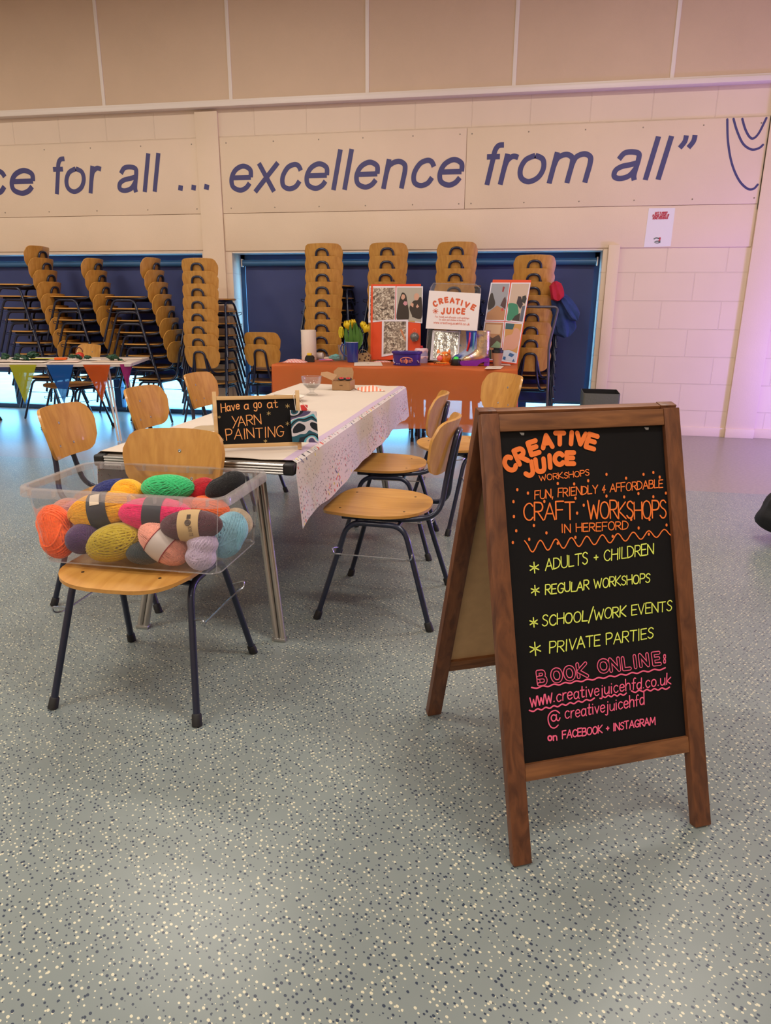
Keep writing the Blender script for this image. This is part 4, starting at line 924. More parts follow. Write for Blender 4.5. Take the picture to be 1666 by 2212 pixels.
rm = loft([rrect(ux, uy, WT, DT, .042, zt_-.003), rrect(ux, uy, WT, DT, .042, zt_), rrect(ux, uy, WT+.034, DT+.034, .056, zt_), rrect(ux, uy, WT+.038, DT+.038, .058, zt_-.004), rrect(ux, uy, WT+.040, DT+.040, .058, zt_-.027), rrect(ux, uy, WT+.036, DT+.036, .056, zt_-.027), rrect(ux, uy, WT+.033, DT+.033, .056, zt_-.004), rrect(ux, uy, WT+.002, DT+.002, .043, zt_-.003)])
for k in range(8):
    x = ux-.29+.58*k/7
    for sy in (-1, 1): rm.box((x, uy+sy*(DT/2+.010), zt_-.013), (.003, .018, .020))
for k in range(5):
    y = uy-.14+.28*k/4
    for sx in (-1, 1): rm.box((ux+sx*(WT/2+.010), y, zt_-.013), (.018, .003, .020))
part('rim', rm, TUBR, tub, sharp=50)

def yarn(label, px, hl, hr, ang, y, col, kind='wool', seed=1, waist=0, tilt=0, band=None, zmin=None, rough=.9, th=None, ztop=None):
    """ball of yarn centred on pixel px at depth y; hl/hr half length and radius in photograph pixels; ang in degrees"""
    c = on_y(px[0], px[1], y); sc = (c-CAM).dot(CF)/F_PX; a = hl*sc; b = hr*sc
    A = (CR*math.cos(R_(ang))+CU*math.sin(R_(ang))); A = (A*math.cos(R_(tilt))+CF*math.sin(R_(tilt))).normalized()
    Bv = A.orthogonal().normalized(); Cv = A.cross(Bv); R3 = Matrix((Bv, Cv, A)).transposed().to_4x4()
    ext = math.sqrt((A.z*a)**2+(Bv.z*b)**2+(Cv.z*b)**2)
    if c.z-ext < zb+.004: c.z = zb+.004+ext
    rnd = random.Random(seed*17+3)
    def sh(d):
        f = 1-waist*math.exp(-(d.z/.28)**2); return Vector((d.x*b*f, d.y*b*f, d.z*a))
    M = Matrix.Translation(c) @ R3
    r = thing('yarn_ball', label, 'yarn', (c.x, c.y, c.z-ext), 0, 'balls of yarn in the clear tub')
    m = MB(); vs = []; fs = []; nu, nv = 24, 16
    for i in range(nv+1):
        for k_ in range(nu):
            t = PI*i/nv; p = 2*PI*k_/nu; vs.append(sh(Vector((math.sin(t)*math.cos(p), math.sin(t)*math.sin(p), math.cos(t)))*.93))
    for i in range(nv):
        for k_ in range(nu): fs.append([i*nu+k_, (i+1)*nu+k_, (i+1)*nu+(k_+1) % nu, i*nu+(k_+1) % nu])
    m.add(vs, fs, M)
    groups, per, thk = (20, 5, .0034) if kind == 'chunky' else ((24, 7, .0018) if kind == 'wool' else (24, 9, .0012))
    thk = th or thk
    for g in range(groups):
        if kind == 'fine': ax = Vector((math.cos(g*2.4), math.sin(g*2.4), rnd.uniform(-.28, .28)))
        else: ax = Vector((rnd.gauss(0, 1), rnd.gauss(0, 1), rnd.gauss(0, .55)))
        ax.normalize(); e1 = ax.orthogonal().normalized(); e2 = ax.cross(e1); h0 = rnd.uniform(-.5, .42); lay = rnd.uniform(.96, 1.02)
        for s in range(per):
            h = h0+s*(thk*2.35/max(b, .02)); 
            if abs(h) > .93: continue
            q = math.sqrt(1-h*h); wob = rnd.uniform(-.03, .03); ph = rnd.uniform(0, 6.3); pts = []
            for t in range(30):
                an = 2*PI*t/30; hh = h+wob*math.sin(an+ph)*.8; q = math.sqrt(max(.01, 1-hh*hh)); d = e1*math.cos(an)*q+e2*math.sin(an)*q+ax*hh; pts.append(M @ sh(d*lay))
            m.tube(pts, thk, 4, closed=True)
    if kind != 'fine':                                   # a loose end
        d0_ = Vector((.3, -.6, .7)).normalized(); pts = [M @ sh(Vector((math.cos(t*.5+seed), math.sin(t*.5+seed), math.sin(t*.8)*.7)).normalized()*1.03) for t in range(9)]
        m.tube(smooth(pts, 4), thk, 5)
    part('strands', m, pm('yarn_'+label.split(' yarn')[0].replace(' ', '_').replace('-', '_'), col, rough, nz=(160, .14), sheen=.3), r, sharp=180)
    if band:
        bw_, cols = band; m = MB(); n = 40
        def ring(t, f): return [M @ (sh(Vector((math.cos(2*PI*k_/n)*math.sqrt(1-t*t), math.sin(2*PI*k_/n)*math.sqrt(1-t*t), t)))+Vector((math.cos(2*PI*k_/n), math.sin(2*PI*k_/n), 0))*f) for k_ in range(n)]
        zs = [-bw_+2*bw_*i/8 for i in range(9)]; rings = [ring(t, .0028) for t in zs]; vs = [p for q in rings for p in q]
        fs = [[i*n+k_, i*n+(k_+1) % n, (i+1)*n+(k_+1) % n, (i+1)*n+k_] for i in range(8) for k_ in range(n)]
        m.add(vs, fs); bo = part('label_band', m, cols, r, sharp=180)
        return r, M, sh, bo
    return r, M, sh, None
BANDB = pm('dark_paper_band', (48, 46, 54), .6); BANDK = pm('kraft_band', (196, 164, 114), .75); BANDW = pm('pale_paper_band', (206, 192, 184), .7)
yarn('orange yarn skein standing against the left end of the clear tub', (122, 1153), 58, 37, 108, 1.880, (250, 98, 24), 'chunky', 1, waist=.14, tilt=8)
yarn('dark purple yarn ball between the orange skein and the mustard skein', (180, 1163), 37, 32, 25, 1.868, (76, 42, 92), 'wool', 2)
yarn('mustard yarn skein at the bottom front of the clear tub', (249, 1183), 60, 38, 18, 1.872, (190, 164, 28), 'chunky', 3)
yarn('charcoal yarn ball at the bottom between mustard and peach skeins', (314, 1214), 38, 24, 0, 1.862, (44, 54, 58), 'wool', 4)
r, M, sh, bo = yarn('peach yarn skein with a pale paper band leaning at the front of the tub', (354, 1184), 60, 37, -38, 1.872, (240, 164, 142), 'fine', 5, band=(.34, BANDW))
m = MB()
for t in (-.335, .335):
    q = math.sqrt(1-t*t); m.tube([M @ (sh(Vector((math.cos(2*PI*k_/40)*q, math.sin(2*PI*k_/40)*q, t)))+Vector((math.cos(2*PI*k_/40), math.sin(2*PI*k_/40), 0))*.0032) for k_ in range(40)], .0017, 5, closed=True)
sub('band_edging', m, pm('dark_red_print', (150, 40, 50), .6), bo, r)
yarn('lilac yarn skein tied at its waist in the front right corner of the tub', (437, 1202), 41, 35, 82, 1.862, (200, 182, 206), 'chunky', 6, waist=.24)
yarn('light blue yarn skein at the right end of the tub', (494, 1171), 50, 38, 62, 1.985, (132, 184, 202), 'chunky', 7, waist=.1)
yarn('peach yarn ball without a band, behind the orange skein', (146, 1108), 36, 31, 20, 2.03, (238, 160, 136), 'fine', 8)
r, M, sh, bo = yarn('golden yellow yarn skein with a black paper band near the tub top', (224, 1103), 76, 40, 10, 1.925, (252, 186, 22), 'fine', 9, band=(.27, BANDB))
def facing(M, sh, want):
    """angle round the ball whose band faces the wanted direction"""
    o = M @ Vector((0, 0, 0)); return max((i*PI/90 for i in range(180)), key=lambda a: ((M @ sh(Vector((math.cos(a), math.sin(a), 0))))-o).normalized().dot(want))
def on_band(M, sh, t, a, f): return M @ (sh(Vector((math.cos(a)*math.sqrt(1-t*t), math.sin(a)*math.sqrt(1-t*t), t)))+Vector((math.cos(a), math.sin(a), 0))*f)
an = facing(M, sh, (-CF+CU*.75).normalized()); m = MB()
m.sheet([[on_band(M, sh, -.17+.27*i/6+.02*j/8, an+(j-4)*.085, .0040) for j in range(9)] for i in range(7)], .0004)
sub('price_sticker', m, pm('cream_sticker', (226, 206, 180), .7), bo, r)
r, M, sh, bo = yarn('magenta yarn skein with a black paper band in the middle of the tub', (338, 1112), 80, 37, -3, 1.925, (240, 14, 108), 'fine', 10, band=(.25, BANDB))
r, M, sh, bo = yarn('maroon yarn skein with a kraft paper band above the peach skein', (414, 1135), 66, 33, 2, 1.872, (84, 36, 48), 'fine', 11, band=(.34, BANDK))
an = facing(M, sh, (-CF+CU*.1).normalized()); s1_ = 1 if (on_band(M, sh, 0, an+.2, 0)-on_band(M, sh, 0, an, 0)).z < 0 else -1; s2_ = 1 if (M @ sh(Vector((0, 0, 1)))-M @ sh(Vector((0, 0, -1)))).dot(CR) > 0 else -1; m = MB()
def on_label(u, v): return on_band(M, sh, s2_*u, an+s1_*v, .0037)                 # u to the right, v downwards
m.tube([on_label(.02+.075*math.cos(q*PI/10), -.10+.15*math.sin(q*PI/10)) for q in range(20)], .0028, 5, closed=True); m.tube([on_label(.02+.03*math.cos(q*PI/8), -.10+.06*math.sin(q*PI/8)) for q in range(16)], .0026, 5, closed=True)
for i, ch in enumerate('KNITT'):
    adv, st = strokes(ch)
    for g_ in st: m.tube([on_label(.03+.012*(q_.y), .16+.135*i+.105*q_.x/max(adv, 4)) for q_ in g_], .0006, 4)
for i in range(9): m.tube([on_label(-.02, -.62+.035*i), on_label(.10, -.62+.035*i)], .0007 if i % 3 else .0011, 4)
sub('band_print', m, pm('brown_print', (92, 74, 60), .7), bo, r)
yarn('bright orange yarn skein behind the maroon skein', (453, 1097), 42, 24, -12, 2.03, (242, 104, 34), 'chunky', 12)
yarn('cream yarn ball in the back right corner of the tub', (514, 1127), 32, 27, -35, 2.075, (214, 194, 160), 'wool', 13)
yarn('bright green yarn skein heaped on top of the tub', (363, 1053), 56, 27, 0, 2.02, (52, 190, 116), 'chunky', 14)
yarn('golden yellow yarn ball heaped on top beside the green skein', (277, 1068), 36, 33, -10, 2.015, (255, 196, 20), 'fine', 15)
yarn('navy blue yarn skein behind the yellow ball', (252, 1060), 52, 25, 6, 2.085, (28, 40, 112), 'wool', 16)
yarn('red yarn skein between the green and black skeins', (437, 1056), 30, 23, 20, 2.07, (190, 18, 40), 'fine', 17)
yarn('black yarn skein heaped in the right back corner of the tub', (487, 1049), 46, 25, 28, 2.055, (16, 16, 20), 'fine', 18, waist=.15)
yarn('dark slate yarn ball filling the middle of the tub', (300, 1140), 60, 42, 0, 2.06, (52, 58, 70), 'wool', 19)
yarn('coral yarn ball behind the magenta skein', (400, 1100), 40, 34, 0, 2.04, (230, 110, 88), 'wool', 20)

# ------------------------------------------------------------------ orange display table
def sheer(name, col, a, trl=.45):
    m = bpy.data.materials.new(name); m.use_nodes = True; nt = m.node_tree; nt.nodes.clear(); L = nt.links.new; out = nt.nodes.new('ShaderNodeOutputMaterial')
    d = nt.nodes.new('ShaderNodeBsdfPrincipled'); d.inputs['Base Color'].default_value = rgb(col); d.inputs['Roughness'].default_value = .45
    tr = nt.nodes.new('ShaderNodeBsdfTranslucent'); tr.inputs[0].default_value = rgb(col); t = nt.nodes.new('ShaderNodeBsdfTransparent'); t.inputs[0].default_value = (1, .93, .90, 1)
    m1 = nt.nodes.new('ShaderNodeMixShader'); m1.inputs[0].default_value = trl; L(d.outputs[0], m1.inputs[1]); L(tr.outputs[0], m1.inputs[2])
    m2 = nt.nodes.new('ShaderNodeMixShader'); m2.inputs[0].default_value = a; L(m1.outputs[0], m2.inputs[1]); L(t.outputs[0], m2.inputs[2]); L(m2.outputs[0], out.inputs[0]); MATS[name] = m
    tc = nt.nodes.new('ShaderNodeTexCoord'); n = nt.nodes.new('ShaderNodeTexNoise'); n.inputs['Scale'].default_value = 7; n.inputs['Detail'].default_value = 4; L(tc.outputs['Object'], n.inputs['Vector'])
    bp = nt.nodes.new('ShaderNodeBump'); bp.inputs['Strength'].default_value = .25; bp.inputs['Distance'].default_value = .02; L(n.outputs['Fac'], bp.inputs['Height']); L(bp.outputs[0], d.inputs['Normal'])
    return m
ORG = sheer('orange_table_plastic', (244, 146, 80), .44)
OX0, OX1, OY0, OY1, OZ = -2.275, .020, 6.335, 7.03, .735
def plain_table(label, x0, x1, y0, y1, z, legs):
    r = thing('folding_table', label, 'table', ((x0+x1)/2, (y0+y1)/2, 0), 0, 'tables under the orange cloth')
    part('tabletop', MB().box(((x0+x1)/2, (y0+y1)/2, z-.018), (x1-x0, y1-y0, .03), bev=.004), pm('grey_laminate', (150, 140, 130), .5), r)
    for x, fx in legs:
        for y in (y0+.24, y1-.12):
            lg = part('leg', MB().tube([(x, y, z-.03), (fx, y, .02)], .013, 10), BLACKP, r); sub('leg_cap', MB().tube([(fx, y, 0), (fx, y, .035)], .017, 10), RUB, lg, r)
    return r
plain_table('left folding table with dark legs under the orange plastic cloth', OX0+.012, -.915, OY0+.012, OY1-.012, OZ-.004, ((-2.12, -2.12), (-.955, -.955)))
plain_table('right folding table with dark legs under the orange plastic cloth', -.905, OX1-.012, OY0+.012, OY1-.012, OZ-.004, ((-.925, -.885), (-.13, -.13)))
oc = thing('tablecloth', 'bright orange see-through plastic cloth over the display table', 'tablecloth', ((OX0+OX1)/2, (OY0+OY1)/2, OZ))
G = []
zf = on_y(880, 928, OY0-.02).z
for i in range(61):
    x = OX0+(OX1-OX0)*i/60; w = .008*math.sin(x*9)+.006*math.sin(x*23+2); row = []
    for k in range(9): row.append((x, OY0-.012-w*(1-k/8)-.004, zf+.012*math.sin(x*6)+(OZ-.006-zf)*k/8))
    row += [(x, OY0-.001, OZ+.001)]+[(x, OY0+(OY1-OY0)*k/6, OZ+.0025) for k in range(1, 6)]+[(x, OY1, OZ+.001), (x, OY1+.006, OZ-.01), (x, OY1+.008, OZ-.2)]
    G.append(row)
part('top_and_front', MB().sheet(G, .0006), ORG, oc)
for x, s in ((OX0, -1), (OX1, 1)):
    G = [[(x+s*(.002+.035*(1-k/6)*(.5+.5*math.sin(j*.9))), OY0-.012+(OY1-OY0+.018)*j/20, zf+.06+(OZ-zf-.06)*k/6) for k in range(7)] for j in range(21)]
    part('end_drop', MB().sheet(G, .0006), ORG, oc)
OT = OZ+.0035
def ob(px, py, ymax=6.98): 
    p = on_z(px, py, OT)
    if p.y > ymax: p = on_y(px, py, ymax)
    return Vector((p.x, p.y, OT))
def pxs(p): return (p-CAM).dot(CF)/F_PX                    # metres per photograph pixel at p
WPAP = pm('white_paper', (226, 220, 228), .7)
# kitchen rolls
TISS = pm('tissue_paper', (236, 222, 210), .9, bump=(120, .3))
p = ob(668, 773); k = pxs(p); r = thing('paper_roll', 'upright white kitchen roll at the left end of the orange table', 'paper roll', p)
part('roll', MB().lathe([(.018, 0), (16*k, 0), (16.2*k, .002), (16*k, 62*k), (.018, 62*k), (.018, 0)], p, 32, capb=False), TISS, r); part('core', MB().lathe([(.018, .001), (.018, 61*k), (.016, 61*k), (.016, .001)], p, 20, capb=False), KRAFT, r)
o = MB().tube([(p.x-.105, p.y+.115, OT+.034), (p.x+.115, p.y+.115, OT+.034)], .033, 20); single('paper_roll', o, TISS, 'white paper roll lying behind the upright kitchen roll', 'paper roll', (p.x, p.y+.115, OT))
p = ob(638, 783); bag('bundle of red-striped paper bags at the left end of the orange table', p.x-.01, p.y+.03, OT, .23, .13, .05, STR, .035)
p = ob(808, 781); bag('flat red-striped sachets beside the purple tub', p.x+.09, p.y-.02, OT, .17, .09, .1, STR, .014)
# tape measure
p = ob(669, 782); k = pxs(p); r = thing('tape_measure', 'black and yellow tape measure before the kitchen roll', 'tape measure', p)
part('case', MB().prism([(-10*k, 0), (10*k, 0), (10*k, 10*k), (7*k, 14*k), (-6*k, 14*k), (-9*k, 9*k)], -.02, .02, Matrix.Translation(p) @ Matrix.Rotation(PI/2, 4, 'X')), BLACKP, r)
part('thumb_lock', MB().box((p.x, p.y, p.z+16*k), (9*k, .03, 6*k), bev=.004), pm('yellow_plastic', (228, 190, 40), .4), r)
# clear tray with pens
p = ob(707, 778, 6.8); k = pxs(p); r = thing('clear_tray', 'low clear plastic tray of pens behind the tape measure', 'tray', p)
q = [rrect(p.x, p.y, 54*k*.92, .15, .02, OT+.001), rrect(p.x, p.y, 54*k, .17, .02, OT+14*k), rrect(p.x, p.y, 54*k+.008, .178, .022, OT+14*k)]
part('tray', loft(q, True), TUBP, r)
for i, c in enumerate(((206, 84, 120), (70, 90, 170), (230, 140, 160), (120, 70, 130), (230, 120, 70))):
    o = MB().tube([(p.x-.075+.004*i, p.y-.05+.022*i, OT+.012+.004*(i % 2)), (p.x+.07-.01*i, p.y-.045+.02*i, OT+.012+.005*((i+1) % 2))], .0055, 8)
    single('felt_pen', o, pm('pen_%d_%d_%d' % c, c, .4), ['pink', 'blue', 'pale pink', 'purple', 'coral'][i]+' felt pen lying in the clear tray', 'pen', (p.x, p.y, OT), 'pens in the clear tray')
o = MB().ell((p.x+.06, p.y+.13, OT+.03), (.075, .035, .028), wob=.5, ws=12, seed=2); single('bead_bag', o, pm('teal_beads', (96, 176, 176), .35, nz=(120, .4), bump=(150, .6)), 'bag of teal beads behind the clear tray', 'bag', (p.x+.06, p.y+.13, OT))
o = MB().ell((p.x-.04, p.y+.14, OT+.018), (.035, .03, .018)); single('ball_of_twine', o, pm('pale_twine', (216, 196, 176), .9, bump=(100, .5)), 'small pale ball of twine behind the clear tray', 'twine', (p.x-.04, p.y+.14, OT))
# glass of pens with scissors
p = ob(741, 776, 6.86); p.y += .02; k = pxs(p); r = thing('pen_glass', 'clear glass holding pens and yellow scissors behind the blue mug', 'glass', p)
part('tumbler', MB().lathe([(9*k, 0), (12*k, 34*k), (11.4*k, 34*k), (8.4*k, 2*k), (.001, 2*k)], p, 20), GLASS, r)
o = MB().tube([p+Vector((.004, .004, .012)), p+Vector((.02, .004, 50*k))], .006, 8); single('felt_pen', o, pm('blue_plastic', (40, 120, 190), .4), 'blue felt pen standing in the glass beside the mug', 'pen', p+Vector((0, 0, .01)))
sy = thing('scissors', 'scissors with bright yellow handles standing in the glass beside the mug', 'scissors', p+Vector((-.01, 0, .01))); YEL = pm('yellow_handles', (226, 214, 40), .4)
part('blade', MB().box((p.x-.012, p.y, p.z+.10), (.014, .002, .17)), STEEL, sy)
for o_ in (-.004, .006): part('handle', MB().tube([p+Vector((-.022+o_*1.2+.014*math.cos(a*PI/10), o_, 60*k+.05*math.sin(a*PI/10))) for a in range(20)], .0055, 8, closed=True), YEL, sy)
# mug of tulips
p = ob(762, 779, 6.75); k = pxs(p); r = thing('mug', 'tall blue mug holding yellow tulips', 'mug', p); BLUEG = pm('blue_glaze', (34, 52, 126), .18, coat=.5)
part('cup', MB().lathe([(10.5*k, 0), (11.5*k, .004), (12.6*k, 20*k), (15*k, 42*k), (14.2*k, 42.5*k), (11.6*k, 20*k), (10*k, 3*k), (.001, 3*k)], p, 32), BLUEG, r)
part('rim', MB().tube([p+Vector((14.6*k*math.cos(a*PI/16), 14.6*k*math.sin(a*PI/16), 42.3*k)) for a in range(32)], .0022, 6, closed=True), pm('pale_glaze', (216, 220, 214), .3), r)
part('handle', MB().tube(smooth([p+Vector((x*k, 0, z*k)) for x, z in ((-13, 34), (-22, 37), (-26, 28), (-22, 18), (-11.5, 11))], 6), .0065, 10), BLUEG, r)
PET = pm('yellow_petal', (236, 206, 30), .5, nz=(40, .08), trans=.25); LEAF = pm('tulip_leaf', (74, 120, 42), .45, nz=(25, .15), trans=.2); STEM = pm('tulip_stem', (112, 150, 62), .5)
rr = random.Random(9)
for i, (bx, by, sz, lab, dy) in enumerate(((752, 703, 9, 'largest yellow tulip, open, at the left of the mug', 0), (763, 697, 6, 'pale yellow tulip bud at the top centre of the mug', .03), (784, 702, 6.5, 'narrow yellow tulip bud near the right side of the mug', .03), (791, 710, 8, 'yellow tulip leaning out to the right of the mug', 0), (757, 706, 6, 'yellow tulip low behind the largest one', .035))):
    hd = on_y(bx, by, p.y+dy); base = p+Vector((rr.uniform(-.012, .012), rr.uniform(-.012, .012), .02)); up = Vector((hd.x-base.x, 0, hd.z-base.z)).normalized()
    t = thing('tulip', lab, 'flower', base, 0, 'tulips in the blue mug')
    mid = p+Vector(((hd.x-p.x)*.35, dy*.5, 45*k)); neck = hd-up*sz*k*1.1
    part('stem', MB().tube(smooth([base, mid, neck], 6), .0032, 6), STEM, t)
    m = MB(); Rm = Matrix.Translation(neck) @ up.to_track_quat('Z', 'Y').to_matrix().to_4x4()
    for j in range(6):
        a0_ = j*PI/3+i; rs = 1 if j % 2 else .88; G = []
        for u in range(8):
            uu = u/7; rad = sz*k*(.15+.95*math.sin(min(1, uu*1.25)*PI*.62))*rs*(1-.35*max(0, uu-.6)/.4); row = []
            for v in range(5):
                vv = (v-2)/2; wd = .62*math.sin(PI*min(.96, uu*.9+.08))**.7; a = a0_+vv*wd; row.append((rad*math.cos(a), rad*math.sin(a), sz*k*2.3*uu*(1-.06*vv*vv)))
            G.append(row)
        m.sheet(G, .0008, Rm)
    part('bloom', m, PET, t, sharp=60)
    for j in range(2):
        a = (bx-762)/30+rr.uniform(-.6, .6); L_ = rr.uniform(44, 62)*k; G = []; tip = Vector((a*.05+rr.uniform(-.015, .015), rr.uniform(-.03, .01), 40*k+L_*.75)); b_ = Vector((a*.02, -.006*j, 20*k))
        for u in range(9):
            uu = u/8; c = p+b_.lerp(tip, uu)+Vector((a*.03*math.sin(uu*PI), -.012*math.sin(uu*PI), 0)); wv_ = .021*math.sin(PI*min(.97, uu*.85+.12))
            G.append([c+Vector((wv_*s, -.004*abs(s), 0)) for s in (-1, -.5, 0, .5, 1)])
        part('leaf', MB().sheet(G, .0009), LEAF, t, sharp=60)
# spotted gift box
p = ob(787, 779, 6.9); k = pxs(p); m = pm('spotted_kraft', (176, 140, 98), .8); nt = m.node_tree; b = nt.nodes['Principled BSDF']; v = nt.nodes.new('ShaderNodeTexVoronoi'); v.inputs['Scale'].default_value = 38; tc = nt.nodes.new('ShaderNodeTexCoord'); nt.links.new(tc.outputs['Object'], v.inputs['Vector'])
cr = nt.nodes.new('ShaderNodeValToRGB'); cr.color_ramp.interpolation = 'CONSTANT'; cr.color_ramp.elements[0].color = rgb((70, 34, 26)); cr.color_ramp.elements[1].position = .34; cr.color_ramp.elements[1].color = rgb((180, 146, 104)); nt.links.new(v.outputs['Distance'], cr.inputs[0]); nt.links.new(cr.outputs[0], b.inputs['Base Color'])
r = thing('gift_box', 'small brown gift box with dark spots behind the blue mug', 'box', p); part('body', MB().prism([(-14*k, 0), (13*k, 0), (14*k, 13*k), (6*k, 19*k), (-12*k, 16*k)], -.04, .04, Matrix.Translation(p) @ Matrix.Rotation(PI/2, 4, 'X')), m, r)
part('handle', MB().tube(smooth([p+Vector((-11*k, 0, 15*k)), p+Vector((-7*k, 0, 24*k)), p+Vector((4*k, 0, 22*k)), p+Vector((12*k, 0, 13*k))], 5), .003, 6), KRAFTL, r)
# white leaflet, cards
def card(label, pix, name='leaflet', grp=None, mat=None, mark=None, dz=0):
    pts = [on_z(x, y, OT) for x, y in pix]; c = sum(pts, Vector())/len(pts); r = thing(name, label, 'card', c+Vector((0, 0, dz)), 0, grp)
    pp_ = [(q.x, q.y) for q in pts]; part('sheet', MB().prism(pp_, OT+dz, OT+dz+.0012), mat or pm('cream_card', (222, 206, 188), .7), r)
    if mark: part('print', MB().prism([(c.x+a*.02, c.y+b_*.012) for a, b_ in mark], OT+dz+.0012, OT+dz+.0016), pm('dark_print', (90, 50, 46), .7), r)
card('white leaflet lying flat before the blue mug', [(765, 790), (827, 790), (823, 782), (766, 781)], mark=((-.5, -.5), (.5, -.6), (.7, .4), (-.2, .7)))
card('white card nearest the front edge, right of the boots', [(1047, 797), (1082, 797), (1089, 791), (1053, 791)], 'card', mark=((-1, -.4), (1, -.4), (1, .3), (-1, .3)))
card('pinkish card behind the nearest white card, before the photo board', [(1076, 789), (1104, 790), (1101, 786), (1078, 784)], 'card', mat=pm('pink_card', (220, 184, 170), .7), dz=.0014)
# orange display board with three photos
OBRD = pm('orange_board', (222, 74, 24), .55, nz=(8, .04))
GLARE = pm('print_sleeve_glare', (150, 140, 128), .3); nt = GLARE.node_tree; b = nt.nodes['Principled BSDF']; tc = nt.nodes.new('ShaderNodeTexCoord'); n = nt.nodes.new('ShaderNodeTexNoise'); n.inputs['Scale'].default_value = 24; n.inputs['Detail'].default_value = 5; n.inputs['Distortion'].default_value = 1.6; nt.links.new(tc.outputs['Object'], n.inputs['Vector'])  # sleeve glare over the prints, painted as pale and dark colour bands
cr = nt.nodes.new('ShaderNodeValToRGB'); 
while len(cr.color_ramp.elements) < 5: cr.color_ramp.elements.new(.5)
for e, (ps, c) in zip(cr.color_ramp.elements, ((.30, (58, 50, 44)), (.42, (124, 108, 96)), (.52, (158, 142, 124)), (.58, (232, 222, 204)), (.66, (128, 112, 96)))): e.position = ps; e.color = rgb(c)
nt.links.new(n.outputs['Fac'], cr.inputs[0]); nt.links.new(cr.outputs[0], b.inputs['Base Color']); bp = nt.nodes.new('ShaderNodeBump'); bp.inputs['Strength'].default_value = .2; bp.inputs['Distance'].default_value = .01; nt.links.new(n.outputs['Fac'], bp.inputs['Height']); nt.links.new(bp.outputs[0], b.inputs['Normal'])
def leaning(px0, px1, lean, ymax):
    a, b_ = ob(*px0, ymax=ymax), ob(*px1, ymax=ymax); U = (b_-a); U.z = 0; U.normalize(); n_ = Vector((-U.y, U.x, 0)); V = (Vector((0, 0, 1))+n_*lean).normalized(); pl = Plane(a, U, V)
    if pl.N.y > 0: pl.N = -pl.N
    return pl
def plate(pl, pix, z0, z1):
    q = [pl.uv(*p) for p in pix]; M = Matrix((pl.U, pl.V, pl.N)).transposed().to_4x4(); M.translation = pl.o
    return MB().prism([(p.x, p.y) for p in q], z0, z1, M)
def pic(pl, root, border, shapes, z, name='photo'):
    """a flat print: white-bordered card and its picture areas"""
    f = part(name, plate(pl, border, z, z+.002), WPAP, root)
    for i, (col, pix) in enumerate(shapes):
        m = MB(); q = [pl.uv(*p) for p in pix]; q = smooth([(v[0], v[1], 0) for v in q], 5, True) if len(q) > 5 else q; M = Matrix((pl.U, pl.V, pl.N)).transposed().to_4x4(); M.translation = pl.o; m.add([(p.x, p.y, z+.0024+.0003*i) for p in q], [list(range(len(q)))], M)
        sub('picture_area', m, col if not isinstance(col, tuple) else pm('print_%d_%d_%d' % col, col, .35), f, root, flat=True)
    return f
C1 = lambda x, y: (790+x*.0904, 600+y*.0904)
bl = leaning((800, 778), (910, 778), .05, 6.955)
r = thing('display_board', 'orange display board with three white-edged photos, left on the orange table', 'display board', bl.o+bl.U*.26)
part('board', plate(bl, [(800.5, 777), (908.5, 777), (909.5, 613.5), (802, 614)], -.012, 0), OBRD, r); part('side_rail', plate(bl, [(800.5, 777), (805, 777), (806, 614), (802, 614)], 0, .004), OBRD, r)
part('strut', MB().tube([bl.o+bl.U*.26+bl.V*.5+Vector((0, .02, 0)), Vector((bl.o.x+.26, bl.o.y+.06, OT+.004))], .005, 6), BLACKP, r)
pic(bl, r, [C1(65, 1075), C1(705, 1010), C1(718, 200), C1(92, 200)], [(GLARE, [C1(100, 1030), C1(690, 995), C1(700, 240), C1(118, 240)])], .001)
GW = (176, 170, 156); DK = (52, 42, 36); SK = (206, 160, 136)
pic(bl, r, [C1(722, 1020), C1(1355, 1090), C1(1372, 205), C1(738, 205)], [(GW, [C1(745, 1000), C1(1335, 1060), C1(1350, 240), C1(755, 235)]),
    (DK, [C1(750, 995), C1(770, 700), C1(850, 400), C1(905, 355), C1(970, 420), C1(995, 560), C1(1040, 850), C1(1000, 1020)]), (SK, [C1(850, 470), C1(880, 400), C1(930, 410), C1(945, 470), C1(905, 520), C1(865, 510)]), ((200, 140, 150), [C1(895, 620), C1(930, 560), C1(990, 570), C1(1000, 640), C1(945, 670)]),
    (DK, [C1(1110, 900), C1(1050, 720), C1(1130, 570), C1(1180, 540), C1(1290, 470), C1(1345, 520), C1(1340, 960), C1(1130, 940)]), (SK, [C1(1160, 480), C1(1170, 400), C1(1230, 370), C1(1280, 420), C1(1260, 520), C1(1190, 540)]), (SK, [C1(1070, 660), C1(1090, 590), C1(1150, 620), C1(1140, 710)]), (SK, [C1(1205, 690), C1(1240, 630), C1(1280, 690), C1(1230, 730)]), ((196, 150, 60), [C1(1030, 1025), C1(1180, 1035), C1(1180, 1060), C1(1030, 1045)])], .001)
pic(bl, r, [C1(385, 1890), C1(1010, 1780), C1(1018, 1000), C1(395, 1010)], [(GLARE, [C1(430, 1830), C1(965, 1760), C1(970, 1045), C1(440, 1045)]), ((196, 128, 88), [C1(820, 1240), C1(870, 1230), C1(965, 1480), C1(950, 1520)])], .0045)
